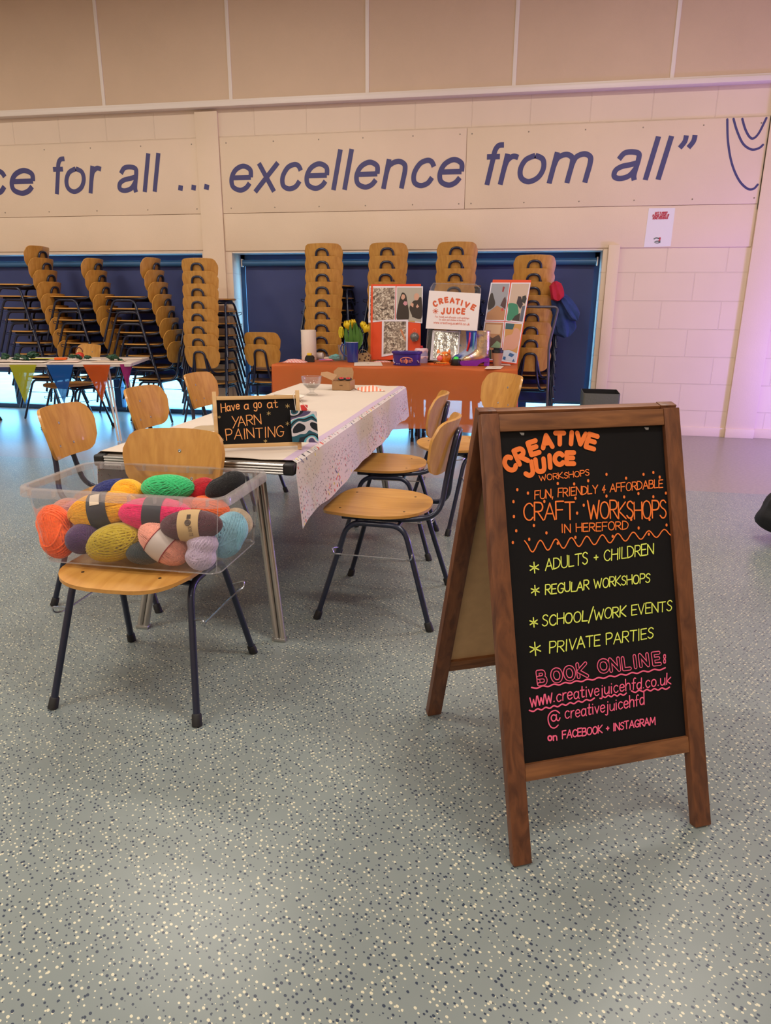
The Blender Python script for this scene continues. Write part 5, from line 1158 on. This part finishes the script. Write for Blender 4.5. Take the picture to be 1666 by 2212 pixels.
# silver pompom hung on the board
pc = bl.o+bl.U*bl.uv(897, 728).x+bl.V*bl.uv(897, 728).y+bl.N*.045; k = pxs(pc); r = thing('pompom', 'grey tinsel pompom with a ring hung on the orange three-photo board', 'pompom', pc)
m = MB(); m.ell((pc.x, pc.y, pc.z), (9*k, .036, 9*k)); rr = random.Random(4)
for i in range(260):
    d = Vector((rr.gauss(0, 1), rr.gauss(0, 1), rr.gauss(0, 1))).normalized(); m.tube([pc+Vector((d.x*8*k, d.y*.032, d.z*8*k)), pc+Vector((d.x*10.6*k, d.y*.041, d.z*10.6*k))], [.0022, .0008], 4)
part('tinsel', m, pm('grey_tinsel', (120, 120, 118), .35, .4), r); part('ring', MB().tube([pc+Vector((4*k*math.cos(a*PI/8), .0, 13*k+4*k*math.sin(a*PI/8))) for a in range(16)], .0022, 6, closed=True), pm('coral_ring', (236, 120, 90), .4), r)
# purple tub
p = ob(876, 790); k = pxs(p); r = thing('sweet_tub', 'open purple plastic tub with an arched orange emblem', 'tub', p+Vector((0, .08, 0))); c = p+Vector((0, .085, 0)); PUR = pm('purple_plastic', (56, 36, 124), .3)
SQ = Matrix.Translation(c) @ Matrix.Diagonal((1, .75, 1, 1)); part('body', MB().lathe([(29*k, 0), (30.5*k, .002), (30.5*k, .008), (28.5*k, .010), (31*k, 24*k), (33.5*k, 25*k), (34*k, 29*k), (32.5*k, 29.5*k), (29*k, 24*k), (27*k, 3*k), (.001, 3*k)], (0, 0, 0), 40, SQ), PUR, r)
tp = Plane(c+Vector((0, -30*k*.75-.001, 0)), (1, 0, 0), (0, .06, 1)); tp.N = Vector((0, -1, 0)); m = MB()
C1b = lambda x, y: C1(x, y)
def around(mb, pix, w, off):
    pts = []
    for q in smooth([Vector((a, b_, 0)) for a, b_ in pix], 5): 
        d = ray(q.x, q.y); t = 0
        # point of the tub's front wall
        best = None
        for s in range(60):
            an = -PI/2+(s-30)/30*1.2; R1 = 30.2*k+off; w_ = Vector((c.x+R1*math.cos(an), c.y+.75*R1*math.sin(an), 0)); e = abs((w_-CAM).x*d.y-(w_-CAM).y*d.x)
            if best is None or e < best[0]: best = (e, w_)
        w_ = best[1]; zz = CAM.z+d.z*(w_.y/d.y); pts.append((w_.x, w_.y, zz))
    mb.tube(pts, w, 5)
around(m, [C1b(830, 2000), C1b(850, 1930), C1b(970, 1905), C1b(1090, 1930), C1b(1115, 2000)], .004, .001)
for x in (860, 900, 940, 1000, 1040, 1080): around(m, [C1b(x, 1960), C1b(x-4, 2030)], .0045, .001)
around(m, [C1b(968, 1930), C1b(968, 2050)], .008, .001); part('emblem', m, pm('orange_print', (220, 130, 100), .5), r)
m = MB(); around(m, [C1b(640, 1930), C1b(660, 1990), C1b(700, 2040)], .006, .001); around(m, [C1b(1240, 1980), C1b(1270, 2030)], .006, .001); around(m, [C1b(750, 2055), C1b(760, 2055)], .006, .001); around(m, [C1b(800, 2058), C1b(808, 2058)], .006, .001)
part('side_print', m, pm('lilac_print', (186, 176, 206), .5), r)
# small cake
p = ob(910, 780, 6.85); k = pxs(p); r = thing('model_cake', 'small pink and lilac layered cake model with a red cherry', 'cake', p); ICE = pm('pink_icing', (232, 196, 204), .5); SPG = pm('lilac_sponge', (176, 170, 210), .6)
part('cake', MB().lathe([(13.5*k, 0), (14*k, .004), (14*k, 27*k), (12*k, 29*k), (.001, 29*k)], p, 28), SPG, r)
for zz, h in ((26, 5), (13, 4)):
    G = [[p+Vector(((14.2*k+.003*math.sin(t*PI))*math.cos(2*PI*j/48), (14.2*k+.003*math.sin(t*PI))*math.sin(2*PI*j/48), (zz+h*(t-.5)+(1-t)*2.4*math.sin(j*PI/4))*k)) for t in (0, .33, .66, 1)] for j in range(49)]
    part('icing', MB().sheet(G, .002), ICE, r, sharp=70)
part('top_icing', MB().lathe([(14*k, 27*k), (13*k, 30.5*k), (.001, 31*k)], p, 28), ICE, r); part('cherry', MB().ell((p.x, p.y, p.z+33*k), (3.6*k, 3.6*k, 3.4*k)), pm('cherry_red', (176, 22, 40), .2), r)
# clear lid with the printed sign
C4 = lambda x, y: (880+x*.2281, 580+y*.2281); ll = leaning((921, 784), (1040, 789), .20, 6.90)
r = thing('plastic_backboard', 'clear plastic tub lid standing upright behind the white sign', 'plastic board', ll.o+ll.U*.28); m = MB(); q = [C4(175, 870), C4(640, 900), C4(695, 190), C4(650, 150), C4(250, 140), C4(222, 180)]
part('panel', plate(ll, q, -.004, -.001), TUBP, r); uvs = [ll.uv(*p_) for p_ in q]; part('raised_edge', MB().tube([ll.o+ll.U*p_.x+ll.V*p_.y+ll.N*.001 for p_ in uvs], .006, 8, closed=True), TUBR, r)
ls = Plane(ll.o+ll.N*.010, ll.U, ll.V); ls.N = ll.N; r = thing('printed_sign', 'white sign with orange lettering in an arc and a splat, propped on the clear lid', 'sign', ls.o+ls.U*.28+ls.V*.32)
f = part('paper', plate(ls, [C4(175, 568), C4(660, 590), C4(697, 238), C4(208, 208)], -.001, 0), pm('bright_paper', (232, 222, 222), .6), r); m = MB()
for ch, cx, cy, ro, h, w in (('C', 264, 335, 24, 62, 40), ('R', 318, 309, 16, 60, 38), ('E', 371, 298, 8, 58, 34), ('A', 426, 302, -2, 58, 44), ('T', 478, 314, -8, 58, 40), ('I', 517, 326, -14, 58, 10), ('V', 566, 345, -20, 58, 44), ('E', 626, 368, -28, 60, 38), ('J', 338, 404, -4, 66, 34), ('U', 394, 402, -5, 64, 42), ('I', 440, 402, -5, 62, 10), ('C', 482, 403, -6, 62, 40), ('E', 532, 406, -7, 62, 34)):
    glyph(m, ls, ch, C4(cx, cy), ro, (h-16)*.2281, (w-10)*.2281, .0165)
for a in range(0, 360, 45): c_, n_ = math.cos(R_(a+10)), math.sin(R_(a+10)); pline(m, ls, [C4(268, 405), C4(268+26*c_, 405+26*n_)], .006, sm=False)
write(m, ls, 'Fun, friendly and affordable craft workshops', C4(264, 463), C4(586, 480), 4, .0020, jit=0); write(m, ls, 'for adults and children in Hereford', C4(300, 491), C4(548, 502), 4, .0020, jit=0); write(m, ls, 'www.creativejuicehfd.co.uk', C4(250, 520), C4(590, 539), 5.2, .0034, jit=0)
sub('lettering', m, pm('orange_sign_print', (208, 88, 44), .6), f, r, flat=True)
# foil picture
fl_ = leaning((930, 781), (992, 784), .30, 6.84); r = thing('foil_picture', 'crumpled silver foil picture leaning below the white sign', 'picture', fl_.o+fl_.U*.14)
part('mount', plate(fl_, [(929, 777), (990, 781), (994.5, 716), (935, 713)], -.003, 0), WPAP, r); SIL = pm('crumpled_silver_foil', (196, 192, 180), .16, .95, bump=(16, 1.0)); part('foil', plate(fl_, [(936, 774), (987, 777), (992, 718.5), (939, 716)], .0005, .002), SIL, r)
# pig-like money box
p = ob(958, 782, 6.70); k = pxs(p); r = thing('money_box', 'shiny orange pig-shaped ornament with a pink snout', 'ornament', p); OGL = pm('orange_glaze', (226, 120, 40), .15, coat=.6, nz=(30, .3)); c = p+Vector((0, 0, 15*k))
part('body', MB().ell((c.x+3*k, c.y+.01, c.z), (14*k, .06, 13*k)), OGL, r); part('snout', MB().ell((c.x-7*k, c.y-.055, c.z-1*k), (6*k, .02, 6*k)), pm('pink_glaze', (232, 110, 110), .25), r)
for dx in (-10, 11):
    e = MB(); e.lathe([(4.5*k, 0), (3*k, 5*k), (.001, 9*k)], (0, 0, 0), 12, Matrix.Translation(c+Vector((dx*k, -.01, 9*k))) @ Matrix.Rotation(dx*.03, 4, 'Y')); part('ear', e, OGL, r)
for dx in (-3, 8): part('eye', MB().ell((c.x+dx*k-.004, c.y-.05, c.z+6*k), (3.2*k, .012, 3*k)), pm('gold_mirror', (236, 214, 150), .1, .9), r)
for dx in (-7, 10): part('foot', MB().lathe([(3.4*k, 0), (3.8*k, 6*k)], (p.x+dx*k, p.y-.02, p.z), 10, capt=True), OGL, r)
p = ob(946, 789); r = thing('felt_cutout', 'flat jagged orange felt pieces lying before the pig ornament', 'felt', p); FELT = pm('orange_felt', (228, 100, 30), .9, bump=(200, .3)); k = pxs(p)
part('felt', MB().prism([(-24*k, .0), (-10*k, -.05), (12*k, -.055), (20*k, -.01), (34*k, .03), (18*k, .07), (2*k, .05), (-16*k, .06)], OT, OT+.014, Matrix.Translation((p.x, p.y+.03, 0))), FELT, r)
m = MB(); 
for i in range(6): m.ell((p.x-.03+.018*i, p.y-.03, OT+.018), (.005, .005, .004), nu=8, nv=5)
part('bead_trim', m, pm('dark_bead', (60, 40, 30), .3), r); part('felt_flap', MB().box((p.x+.03, p.y+.05, OT+.020), (.10, .06, .006), bev=.002), pm('gold_felt', (236, 170, 70), .6), r)
p = ob(985, 789, 6.72); k = pxs(p); r = thing('dome_gadget', 'small black gadget with a green dome beside the silver boot', 'gadget', p); part('base', MB().lathe([(11.5*k, 0), (12*k, .004), (10.5*k, 11*k), (7*k, 13*k), (.001, 13*k)], p, 24), BLACKP, r)
part('dome', MB().lathe([(6*k, 12*k), (5*k, 17*k), (.001, 19*k)], p, 20), pm('green_glass', (60, 190, 70), .2, emit=.35), r)  # unidentified object; its green dome has a weak emission
# boots
HOLO = pm('holographic_leather', (206, 178, 170), .22, .75, bump=(18, .5)); nt = HOLO.node_tree; b = nt.nodes['Principled BSDF']; lw = nt.nodes.new('ShaderNodeTexNoise'); lw.inputs['Scale'].default_value = 5; lw.inputs['Distortion'].default_value = 1; tc = nt.nodes.new('ShaderNodeTexCoord'); nt.links.new(tc.outputs['Object'], lw.inputs['Vector'])
cr = nt.nodes.new('ShaderNodeValToRGB')
while len(cr.color_ramp.elements) < 4: cr.color_ramp.elements.new(.5)
for e, (ps, c) in zip(cr.color_ramp.elements, ((.3, (150, 120, 200)), (.45, (206, 180, 160)), (.58, (230, 200, 150)), (.7, (170, 130, 196)))): e.position = ps; e.color = rgb(c)
nt.links.new(lw.outputs['Fac'], cr.inputs[0]); nt.links.new(cr.outputs[0], b.inputs['Base Color'])
def boot(label, p, k, shaft, solem, accents=None, sgn=-1):
    """side-on ankle boot, toe towards -x; sizes in pixels of the photograph times k"""
    r = thing('boot', label, 'boot', p); rings = []; kx = k*.84
    for (x, z, an, ra, ry) in ((18, 74, 0, 18, .058), (18.5, 54, 0, 17, .054), (19, 36, 0, 17, .050), (17, 27, -25, 19, .049), (9, 21, -50, 17, .048), (-3, 18, -72, 12, .047), (-15, 15.5, -84, 9, .046), (-26, 13.5, -90, 7, .042), (-33, 12, -90, 4.5, .030), (-36, 11, -90, .8, .006)):
        c_, s_ = math.cos(R_(an)), math.sin(R_(an))
        rings.append([p+Vector((x*kx+ra*kx*math.cos(a*PI/14)*c_, ry*math.sin(a*PI/14), max(7*k, z*k+ra*k*math.cos(a*PI/14)*s_))) for a in range(28)])
    part('upper', loft(rings), shaft, r, sharp=60); part('top_edge', MB().tube(rings[0], .003, 6, closed=True), shaft, r)
    prof = [(-39, 9), (-38, 2), (-32, 0), (6, 0), (14, 6), (24, 9), (36, 9), (37, 18), (22, 16), (4, 12), (-20, 11)]
    part('sole', MB().prism([(a*kx, b_*k) for a, b_ in prof], -.052, .052, Matrix.Translation(p) @ Matrix.Rotation(PI/2, 4, 'X')), solem, r); part('heel', MB().box((p.x+30*kx, p.y, p.z+6*k), (14*kx, .092, 12*k), bev=.006), solem, r)
    for a, b_, wd, mt in (accents or ()):
        part('strap', MB().tube(smooth([p+Vector((x*kx, -ry_-.004, z*k)) for x, z, ry_ in ((a, 72, .05), (a-1, 50, .048), (b_, 30, .046))], 5), wd, 6), mt, r)
    return r
p = ob(1024, 790, 6.68); k = pxs(p)*.98; boot('holographic silver ankle boot with a chunky purple sole', p+Vector((.01, .03, 0)), k, HOLO, pm('purple_sole', (120, 26, 150), .2, coat=.4))
p2_ = p+Vector((-.10, .19, 0)); boot('blue and red striped boot behind the silver one', p2_, k*.97, pm('blue_leather', (34, 60, 150), .35), pm('dark_red_sole', (130, 30, 40), .4), ((12, 6, .010, pm('red_patent', (206, 40, 40), .2)), (24, 22, .011, pm('teal_leather', (84, 156, 176), .35))))
# coffee cup
p = ob(1074, 786, 6.70); k = pxs(p); r = thing('coffee_cup', 'brown paper coffee cup with a black lid before the four-photo board', 'cup', p)
part('cup', MB().lathe([(8.6*k, 0), (8.6*k, .003), (11.4*k, 28*k), (10*k, 28*k)], p, 28), pm('brown_cup', (168, 118, 88), .7), r); part('lid', MB().lathe([(11.4*k, 27*k), (12.4*k, 28*k), (12*k, 33*k), (9*k, 34*k), (9*k, 37*k), (.001, 36.5*k)], p, 28), BLACKP, r)
# photo board of four
C5 = lambda x, y: (1040+x*.0949, 590+y*.0949); b4 = leaning((1036, 784), (1116, 787), .16, 6.93); r = thing('display_board', 'orange display board with four photos at the right end of the orange table', 'display board', b4.o+b4.U*.18)
part('board', plate(b4, [(1033, 780), (1118, 787), (1148, 605), (1065, 604)], -.012, 0), OBRD, r); part('strut', MB().tube([b4.o+b4.U*.22+b4.V*.5-b4.N*.02, Vector((b4.o.x+.22, min(7.02, b4.o.y+.085), OT+.004))], .005, 6), BLACKP, r)
BG = (150, 152, 156); TB = (178, 128, 84)
pic(b4, r, [(1047.5, 693), (1090.5, 694), (1102.5, 610.5), (1061, 610.5)], [(BG, [(1050, 691), (1089, 691.5), (1101, 613), (1063, 613)]), (TB, [(1050, 691), (1089, 691.5), (1092, 671), (1074, 660), (1053, 676)]), (DK, [(1054, 668), (1058, 640), (1064, 633), (1067, 642), (1070, 655), (1066, 664)]), ((80, 50, 50), [(1081, 660), (1088, 645), (1092, 641), (1094, 650), (1092, 668)]), ((196, 60, 56), [(1083, 668), (1088, 664), (1088, 671), (1084, 672)]), ((150, 44, 40), [(1085, 630), (1087, 619), (1091, 620), (1088, 631)])], .001)
pic(b4, r, [(1092, 694), (1131, 698), (1147, 610.5), (1105, 610.5)], [((196, 172, 150), [(1094, 692), (1129, 695), (1144, 613), (1107, 613)]), ((52, 130, 96), [(1095, 690), (1104, 692), (1119, 680), (1120, 668), (1116, 657), (1099, 656), (1098, 672)]), (DK, [(1106, 692), (1122, 694), (1124, 676), (1112, 683)]), ((50, 36, 44), [(1116, 655), (1120, 640), (1126, 641), (1130, 658), (1124, 668)]), ((90, 96, 110), [(1122, 694), (1129, 695), (1135, 660), (1128, 662)]), ((40, 40, 38), [(1127, 652), (1129, 640), (1136, 638), (1138, 646), (1134, 656)])], .001)
pic(b4, r, [(1036, 778), (1081.5, 778), (1090, 695.5), (1047, 694.5)], [(TB, [(1038, 776), (1080, 776), (1088, 697), (1049, 696.5)]), ((206, 170, 130), [(1048, 720), (1080, 722), (1084, 702), (1050, 700)]), ((84, 58, 44), [(1050, 745), (1056, 725), (1064, 730), (1078, 724), (1082, 740), (1070, 752)]), ((120, 150, 110), [(1060, 750), (1074, 736), (1082, 742), (1080, 752)]), ((50, 60, 50), [(1052, 775), (1056, 755), (1062, 756), (1062, 776)])], .001)
pic(b4, r, [(1082.5, 780), (1116, 785), (1130.5, 698.5), (1091.5, 695.5)], [((196, 144, 76), [(1085, 778), (1114, 782), (1128, 700), (1093, 698)]), ((44, 86, 92), [(1092, 711), (1108, 712), (1112, 700), (1093, 698)]), ((206, 150, 124), [(1087, 756), (1092, 728), (1106, 722), (1112, 709), (1122, 713), (1124, 726), (1118, 748), (1108, 756), (1098, 754)]), ((188, 196, 206), [(1085, 778), (1114, 782), (1118, 764), (1100, 756), (1088, 757)]), ((44, 92, 140), [(1086, 776), (1092, 778), (1093, 771), (1088, 770)]), ((44, 92, 140), [(1098, 768), (1106, 772), (1112, 766), (1102, 762)]), ((44, 92, 140), [(1106, 781), (1112, 781.6), (1110, 775)])], .001)

# ------------------------------------------------------------------ bunting table on the left
tz = .748; TC = on_z(281.6, 785, tz); te = Vector((.951, .309, 0)); tf = Vector((-.309, .951, 0)); tw, td = 1.9, .88
TM = Matrix((te, tf, Vector((0, 0, 1)))).transposed().to_4x4(); TM.translation = Vector((TC.x, TC.y, 0))         # local: x<0 along the front edge, y back
bt = thing('folding_table', 'white table at the left hung with bright plastic pennants', 'table', TM @ Vector((-tw/2, td/2, 0)), math.atan2(te.y, te.x))
part('tabletop', MB().box((-tw/2, td/2, tz-.015), (tw, td, .03), TM, bev=.004), pm('white_laminate', (216, 204, 192), .4), bt)
WST = pm('white_steel', (206, 198, 192), .4)
for x in (-.22, -tw+.22):
    for y in (.10, td-.08):
        m = MB()
        for o in (-.014, .014): m.tube([TM @ Vector((x-.02+o, y, tz-.03)), TM @ Vector((x+.03+o, y, .005))], .010, 8)
        part('leg', m, WST, bt)
    part('crossbar', MB().tube([TM @ Vector((x-.01, .10, tz-.05)), TM @ Vector((x-.01, td-.08, tz-.05))], .010, 8), WST, bt)
bq = Plane(TC-tf*.006, te, (0, 0, 1)); bq.N = -tf
bn = thing('bunting', 'string of shiny plastic pennants along the left table edge: yellow, blue, orange, magenta', 'bunting', TM @ Vector((-tw/2, -.006, tz-.03)), math.atan2(te.y, te.x))
part('string', MB().tube([TM @ Vector((-1.6, -.007, tz-.004)), TM @ Vector((.012, -.007, tz-.004)), TM @ Vector((.012, .4, tz-.004))], .003, 6), pm('pale_tape', (216, 206, 196), .6), bn)
def pennant(col, pix, lab):
    q = [bq.uv(*p_) for p_ in pix]; G = []
    for i in range(11):
        t = i/10; a = q[0].lerp(q[2], t); b_ = q[1].lerp(q[2], t); row = []
        for j in range(9): s = j/8; u = a.lerp(b_, s); row.append(bq.o+bq.U*u.x+bq.V*u.y+bq.N*(.004+.006*math.sin(t*9+j*.8)*t))
        G.append(row)
    o = part('pennant', MB().sheet(G, .0006), MATS.get('pennant_%s' % lab) or sheer('pennant_%s' % lab, col, .26, .6), bn); o['label'] = lab+' plastic pennant'
pennant((206, 208, 56), [(20, 788), (79, 788), (55, 872)], 'yellow'); pennant((20, 110, 190), [(100, 788), (159, 788), (139.5, 872)], 'blue'); pennant((226, 110, 40), [(179.5, 788), (238, 788), (222, 868)], 'orange')
q0 = TC+te*.010; bq2 = bq; bq = Plane(TC+te*.008, tf*.6-te*.8 if False else Vector((te.x*.72+tf.x*.69, te.y*.72+tf.y*.69, 0)), (0, 0, 1)); bq.o = TC-te*.07-tf*.008; bq.N = (bq.U.cross(bq.V)); bq.N = bq.N if bq.N.y < 0 else -bq.N
pennant((186, 50, 130), [(258, 787), (285.5, 785), (275, 838)], 'magenta'); bq = bq2
# papers and cut-outs on it
rr = random.Random(12); i = 0
PC = [(226, 214, 200), (214, 190, 168), (196, 186, 170), (224, 206, 190), (206, 210, 196), (228, 200, 186)]
for x, y, w, d, a, c, lab in ((-.16, .55, .30, .21, .2, 3, 'cream sheet at the far right corner of the bunting table'), (-.24, .22, .28, .2, -.1, 1, 'tan sheet at the right front of the bunting table'), (-.52, .40, .30, .2, .3, 0, 'white sheet beneath the red ornament on the bunting table'), (-.62, .14, .26, .19, .05, 5, 'pinkish sheet near the front edge above the orange pennant'), (-.92, .16, .3, .2, -.15, 0, 'white sheet near the front edge above the blue pennant'), (-1.2, .2, .3, .2, .1, 3, 'cream sheet at the left front of the bunting table'), (-1.05, .5, .34, .2, .05, 4, 'pale green sheet at the back of the bunting table'), (-1.45, .4, .3, .2, .2, 1, 'tan sheet at the left back of the bunting table')):
    i += 1; M = TM @ Matrix.Translation((x, y, tz+.001+.0016*i)) @ Matrix.Rotation(a, 4, 'Z'); o = MB().box((0, 0, .0006), (w, d, .0012)).build('paper_sheet', pm('paper_%d' % c, PC[c], .8), None); o.matrix_world = M; tag(o, lab, 'paper', 'papers on the bunting table')
o = MB().box((0, 0, .001), (.30, .10, .002)).build('felt_strip', pm('yellow_felt', (206, 196, 60), .8), None); o.matrix_world = TM @ Matrix.Translation((-.86, .42, tz+.016)); tag(o, 'yellow strip lying at the back of the bunting table', 'felt')
GRN = pm('dark_green_paper', (18, 66, 42), .5)
for x, y, n, lab in ((-.26, .30, 5, 'cluster of dark green paper leaves at the right of the bunting table'), (-1.0, .28, 6, 'cluster of dark green paper leaves above the blue pennant'), (-1.22, .34, 4, 'cluster of dark green paper leaves left of the blue pennant'), (-.56, .30, 3, 'small cluster of dark green leaves beside the red ornament')):
    m = MB(); R2 = random.Random(int(-x*100))
    for j in range(n): c = Vector((R2.uniform(-.11, .11), R2.uniform(-.05, .05), .022+.008*(j % 3))); m.ell(c, (.036, .026, .016), Matrix.Rotation(R2.uniform(-.5, .5), 4, 'Y'), nu=12, nv=8, wob=.8, ws=14, seed=j)
    o = m.build('paper_leaves', GRN, None); o.matrix_world = TM @ Matrix.Translation((x, y, tz+.012)); tag(o, lab, 'paper leaves', 'green leaf clusters')
r = thing('ornament', 'round red ornament with a loop handle on the bunting table', 'ornament', TM @ Vector((-.56, .42, tz+.014))); c = TM @ Vector((-.56, .42, tz+.014))
part('ball', MB().ell((c.x, c.y, c.z+.032), (.04, .04, .032)), pm('red_glitter', (190, 52, 30), .4), r); part('loop', MB().tube([c+Vector((.036*math.cos(a*PI/10), 0, .062+.045*math.sin(a*PI/10))) for a in range(11)], .006, 8), pm('brown_cord', (96, 56, 40), .7), r)
o = MB().box((0, 0, .01), (.11, .05, .02), bev=.006).build('felt_cutout', pm('orange_felt', (228, 100, 30), .9), None); o.matrix_world = TM @ Matrix.Translation((-.70, .30, tz+.014)); tag(o, 'orange felt piece on the bunting table left of the red ornament', 'felt')

# ------------------------------------------------------------------ trolley, coat, boxes at the right
ts_ = on_y(1207, 662, 7.06); r = thing('chair_trolley', 'grey tubular trolley with a tall handle in front of the right chair stack', 'trolley', (.16, 7.08, 0)); GT_ = pm('grey_steel_tube', (86, 82, 92), .35, .3)
q = [on_y(1183, 745, 7.06), on_y(1207, 663, 7.06)]; hx = q[1].x
part('handle', MB().tube(fillet([(.345, 7.06, .10), (q[0].x+.015, 7.06, q[0].z), (hx, 7.06, q[1].z), (hx-.42, 7.06, q[1].z), (q[0].x-.36, 7.06, q[0].z), (-.06, 7.06, .10)], .05, 5), .013, 10), GT_, r)
part('base_frame', MB().tube(fillet([(.345, 7.06, .11), (.345, 7.085, .11), (-.06, 7.085, .11), (-.06, 7.06, .11)], .02, 4), .013, 10), GT_, r)
for x in (.345, -.06):
    w = part('castor', MB().tube([(x-.014, 7.06, .045), (x+.014, 7.06, .045)], .045, 20), RUB, r); sub('fork', MB().box((x, 7.06, .082), (.036, .03, .03), bev=.003), GT_, w, r)
cz = on_y(1222, 665, 7.40); r = thing('coat', 'navy jacket with a red lining hung over the back of the right chair stack', 'coat', (cz.x, 7.40, .98)); NV = pm('navy_fleece', (36, 58, 108), .9, nz=(14, .15), bump=(60, .3))
def blob(m, px, py, rx, ry, rz_, rot, sd, Y=7.40):
    c = on_y(px, py, Y); m.ell((0, 0, 0), (rx, ry, rz_), Matrix.Translation(c) @ Matrix.Rotation(rot, 4, 'Y'), nu=32, nv=24, wob=.45, ws=9, seed=sd)
def drape(px_top, px_bot, w0, w1, Y, sd, n=18):
    a, b_ = on_y(*px_top, Y), on_y(*px_bot, Y); ax = (b_-a).normalized(); sd_ = Vector((-ax.z, 0, ax.x)); loops = []
    for i in range(n+1):
        t = i/n; c = a.lerp(b_, t); w = (w0+(w1-w0)*min(1, t*1.6))*(1-.75*max(0, t-.86)/.14) * (.35+.65*min(1, t*6)); lp = []
        for j in range(32):
            an = 2*PI*j/32; fold = 1+.16*math.sin(an*4+sd+t*2)*min(1, t*2)+.10*math.sin(an*7+sd*2-t*3); lp.append(c+sd_*math.cos(an)*w*fold+Vector((0, 1, 0))*math.sin(an)*.055*fold)
        loops.append(lp)
    m = loft(loops, True); n_ = len(loops[0]); m.f.append([(n)*n_+k_ for k_ in range(n_)]); m.mi.append(0); return m
part('body', drape((1205, 628), (1224, 728), .07, .105, 7.26, 1), NV, r); part('sleeve', drape((1212, 640), (1246, 692), .05, .062, 7.22, 2), NV, r)
part('lining', drape((1199, 608), (1206, 650), .05, .062, 7.17, 3), pm('red_lining', (170, 14, 44), .8), r)
bx0, bx1 = on_y(1258, 880, 6.95).x, on_y(1338, 880, 6.95).x; bt_ = on_y(1300, 850, 6.95).z; r = thing('storage_bag', 'grey-green fabric storage box with a dark open top against the trunking', 'storage box', ((bx0+bx1)/2, 7.1, 0)); GG = pm('grey_green_fabric', (92, 94, 84), .85, bump=(60, .25)); m = MB()
lo = []
cx_, cy_2 = (bx0+bx1)/2, 7.10; wd = bx1-bx0
for t, f, sag in ((0, .94, 0), (.3, .97, 0), (.6, .985, 0), (.85, 1, 0), (1, 1, 1), (1.0, .97, 1), (.8, .95, 0), (.3, .93, 0), (.02, .9, 0)):
    lo.append([Vector((v.x, v.y, bt_*t-(.018*math.cos((v.x-cx_)/wd*PI*.9)**2 if sag else 0)+(.012 if sag and v.y > cy_2 else 0))) for v in rrect(cx_, cy_2, wd*f, .30*f, .02, 0)])
o = loft(lo[:6], True); part('body', o, GG, r, sharp=60); part('inside', loft(lo[5:], False), pm('dark_lining', (24, 22, 22), .9), r, sharp=60)
# black bag at the right edge
c = on_z(1693, 1190, 0); r = thing('holdall', 'black fabric bag on the floor cut by the right photo edge', 'bag', (c.x+.13, c.y+.12, 0)); m = MB(); m.ell((c.x+.14, c.y+.14, .167), (.235, .2, .165), nu=36, nv=24, wob=.22, ws=8, seed=5); part('body', m, pm('black_fabric', (17, 17, 20), .8, bump=(40, .3)), r)
part('strap', MB().tube(smooth([(c.x-.02, c.y+.02, .24), (c.x+.06, c.y-.03, .31), (c.x+.18, c.y-.03, .33), (c.x+.28, c.y+.02, .25)], 6), .012, 8), BLACKP, r)
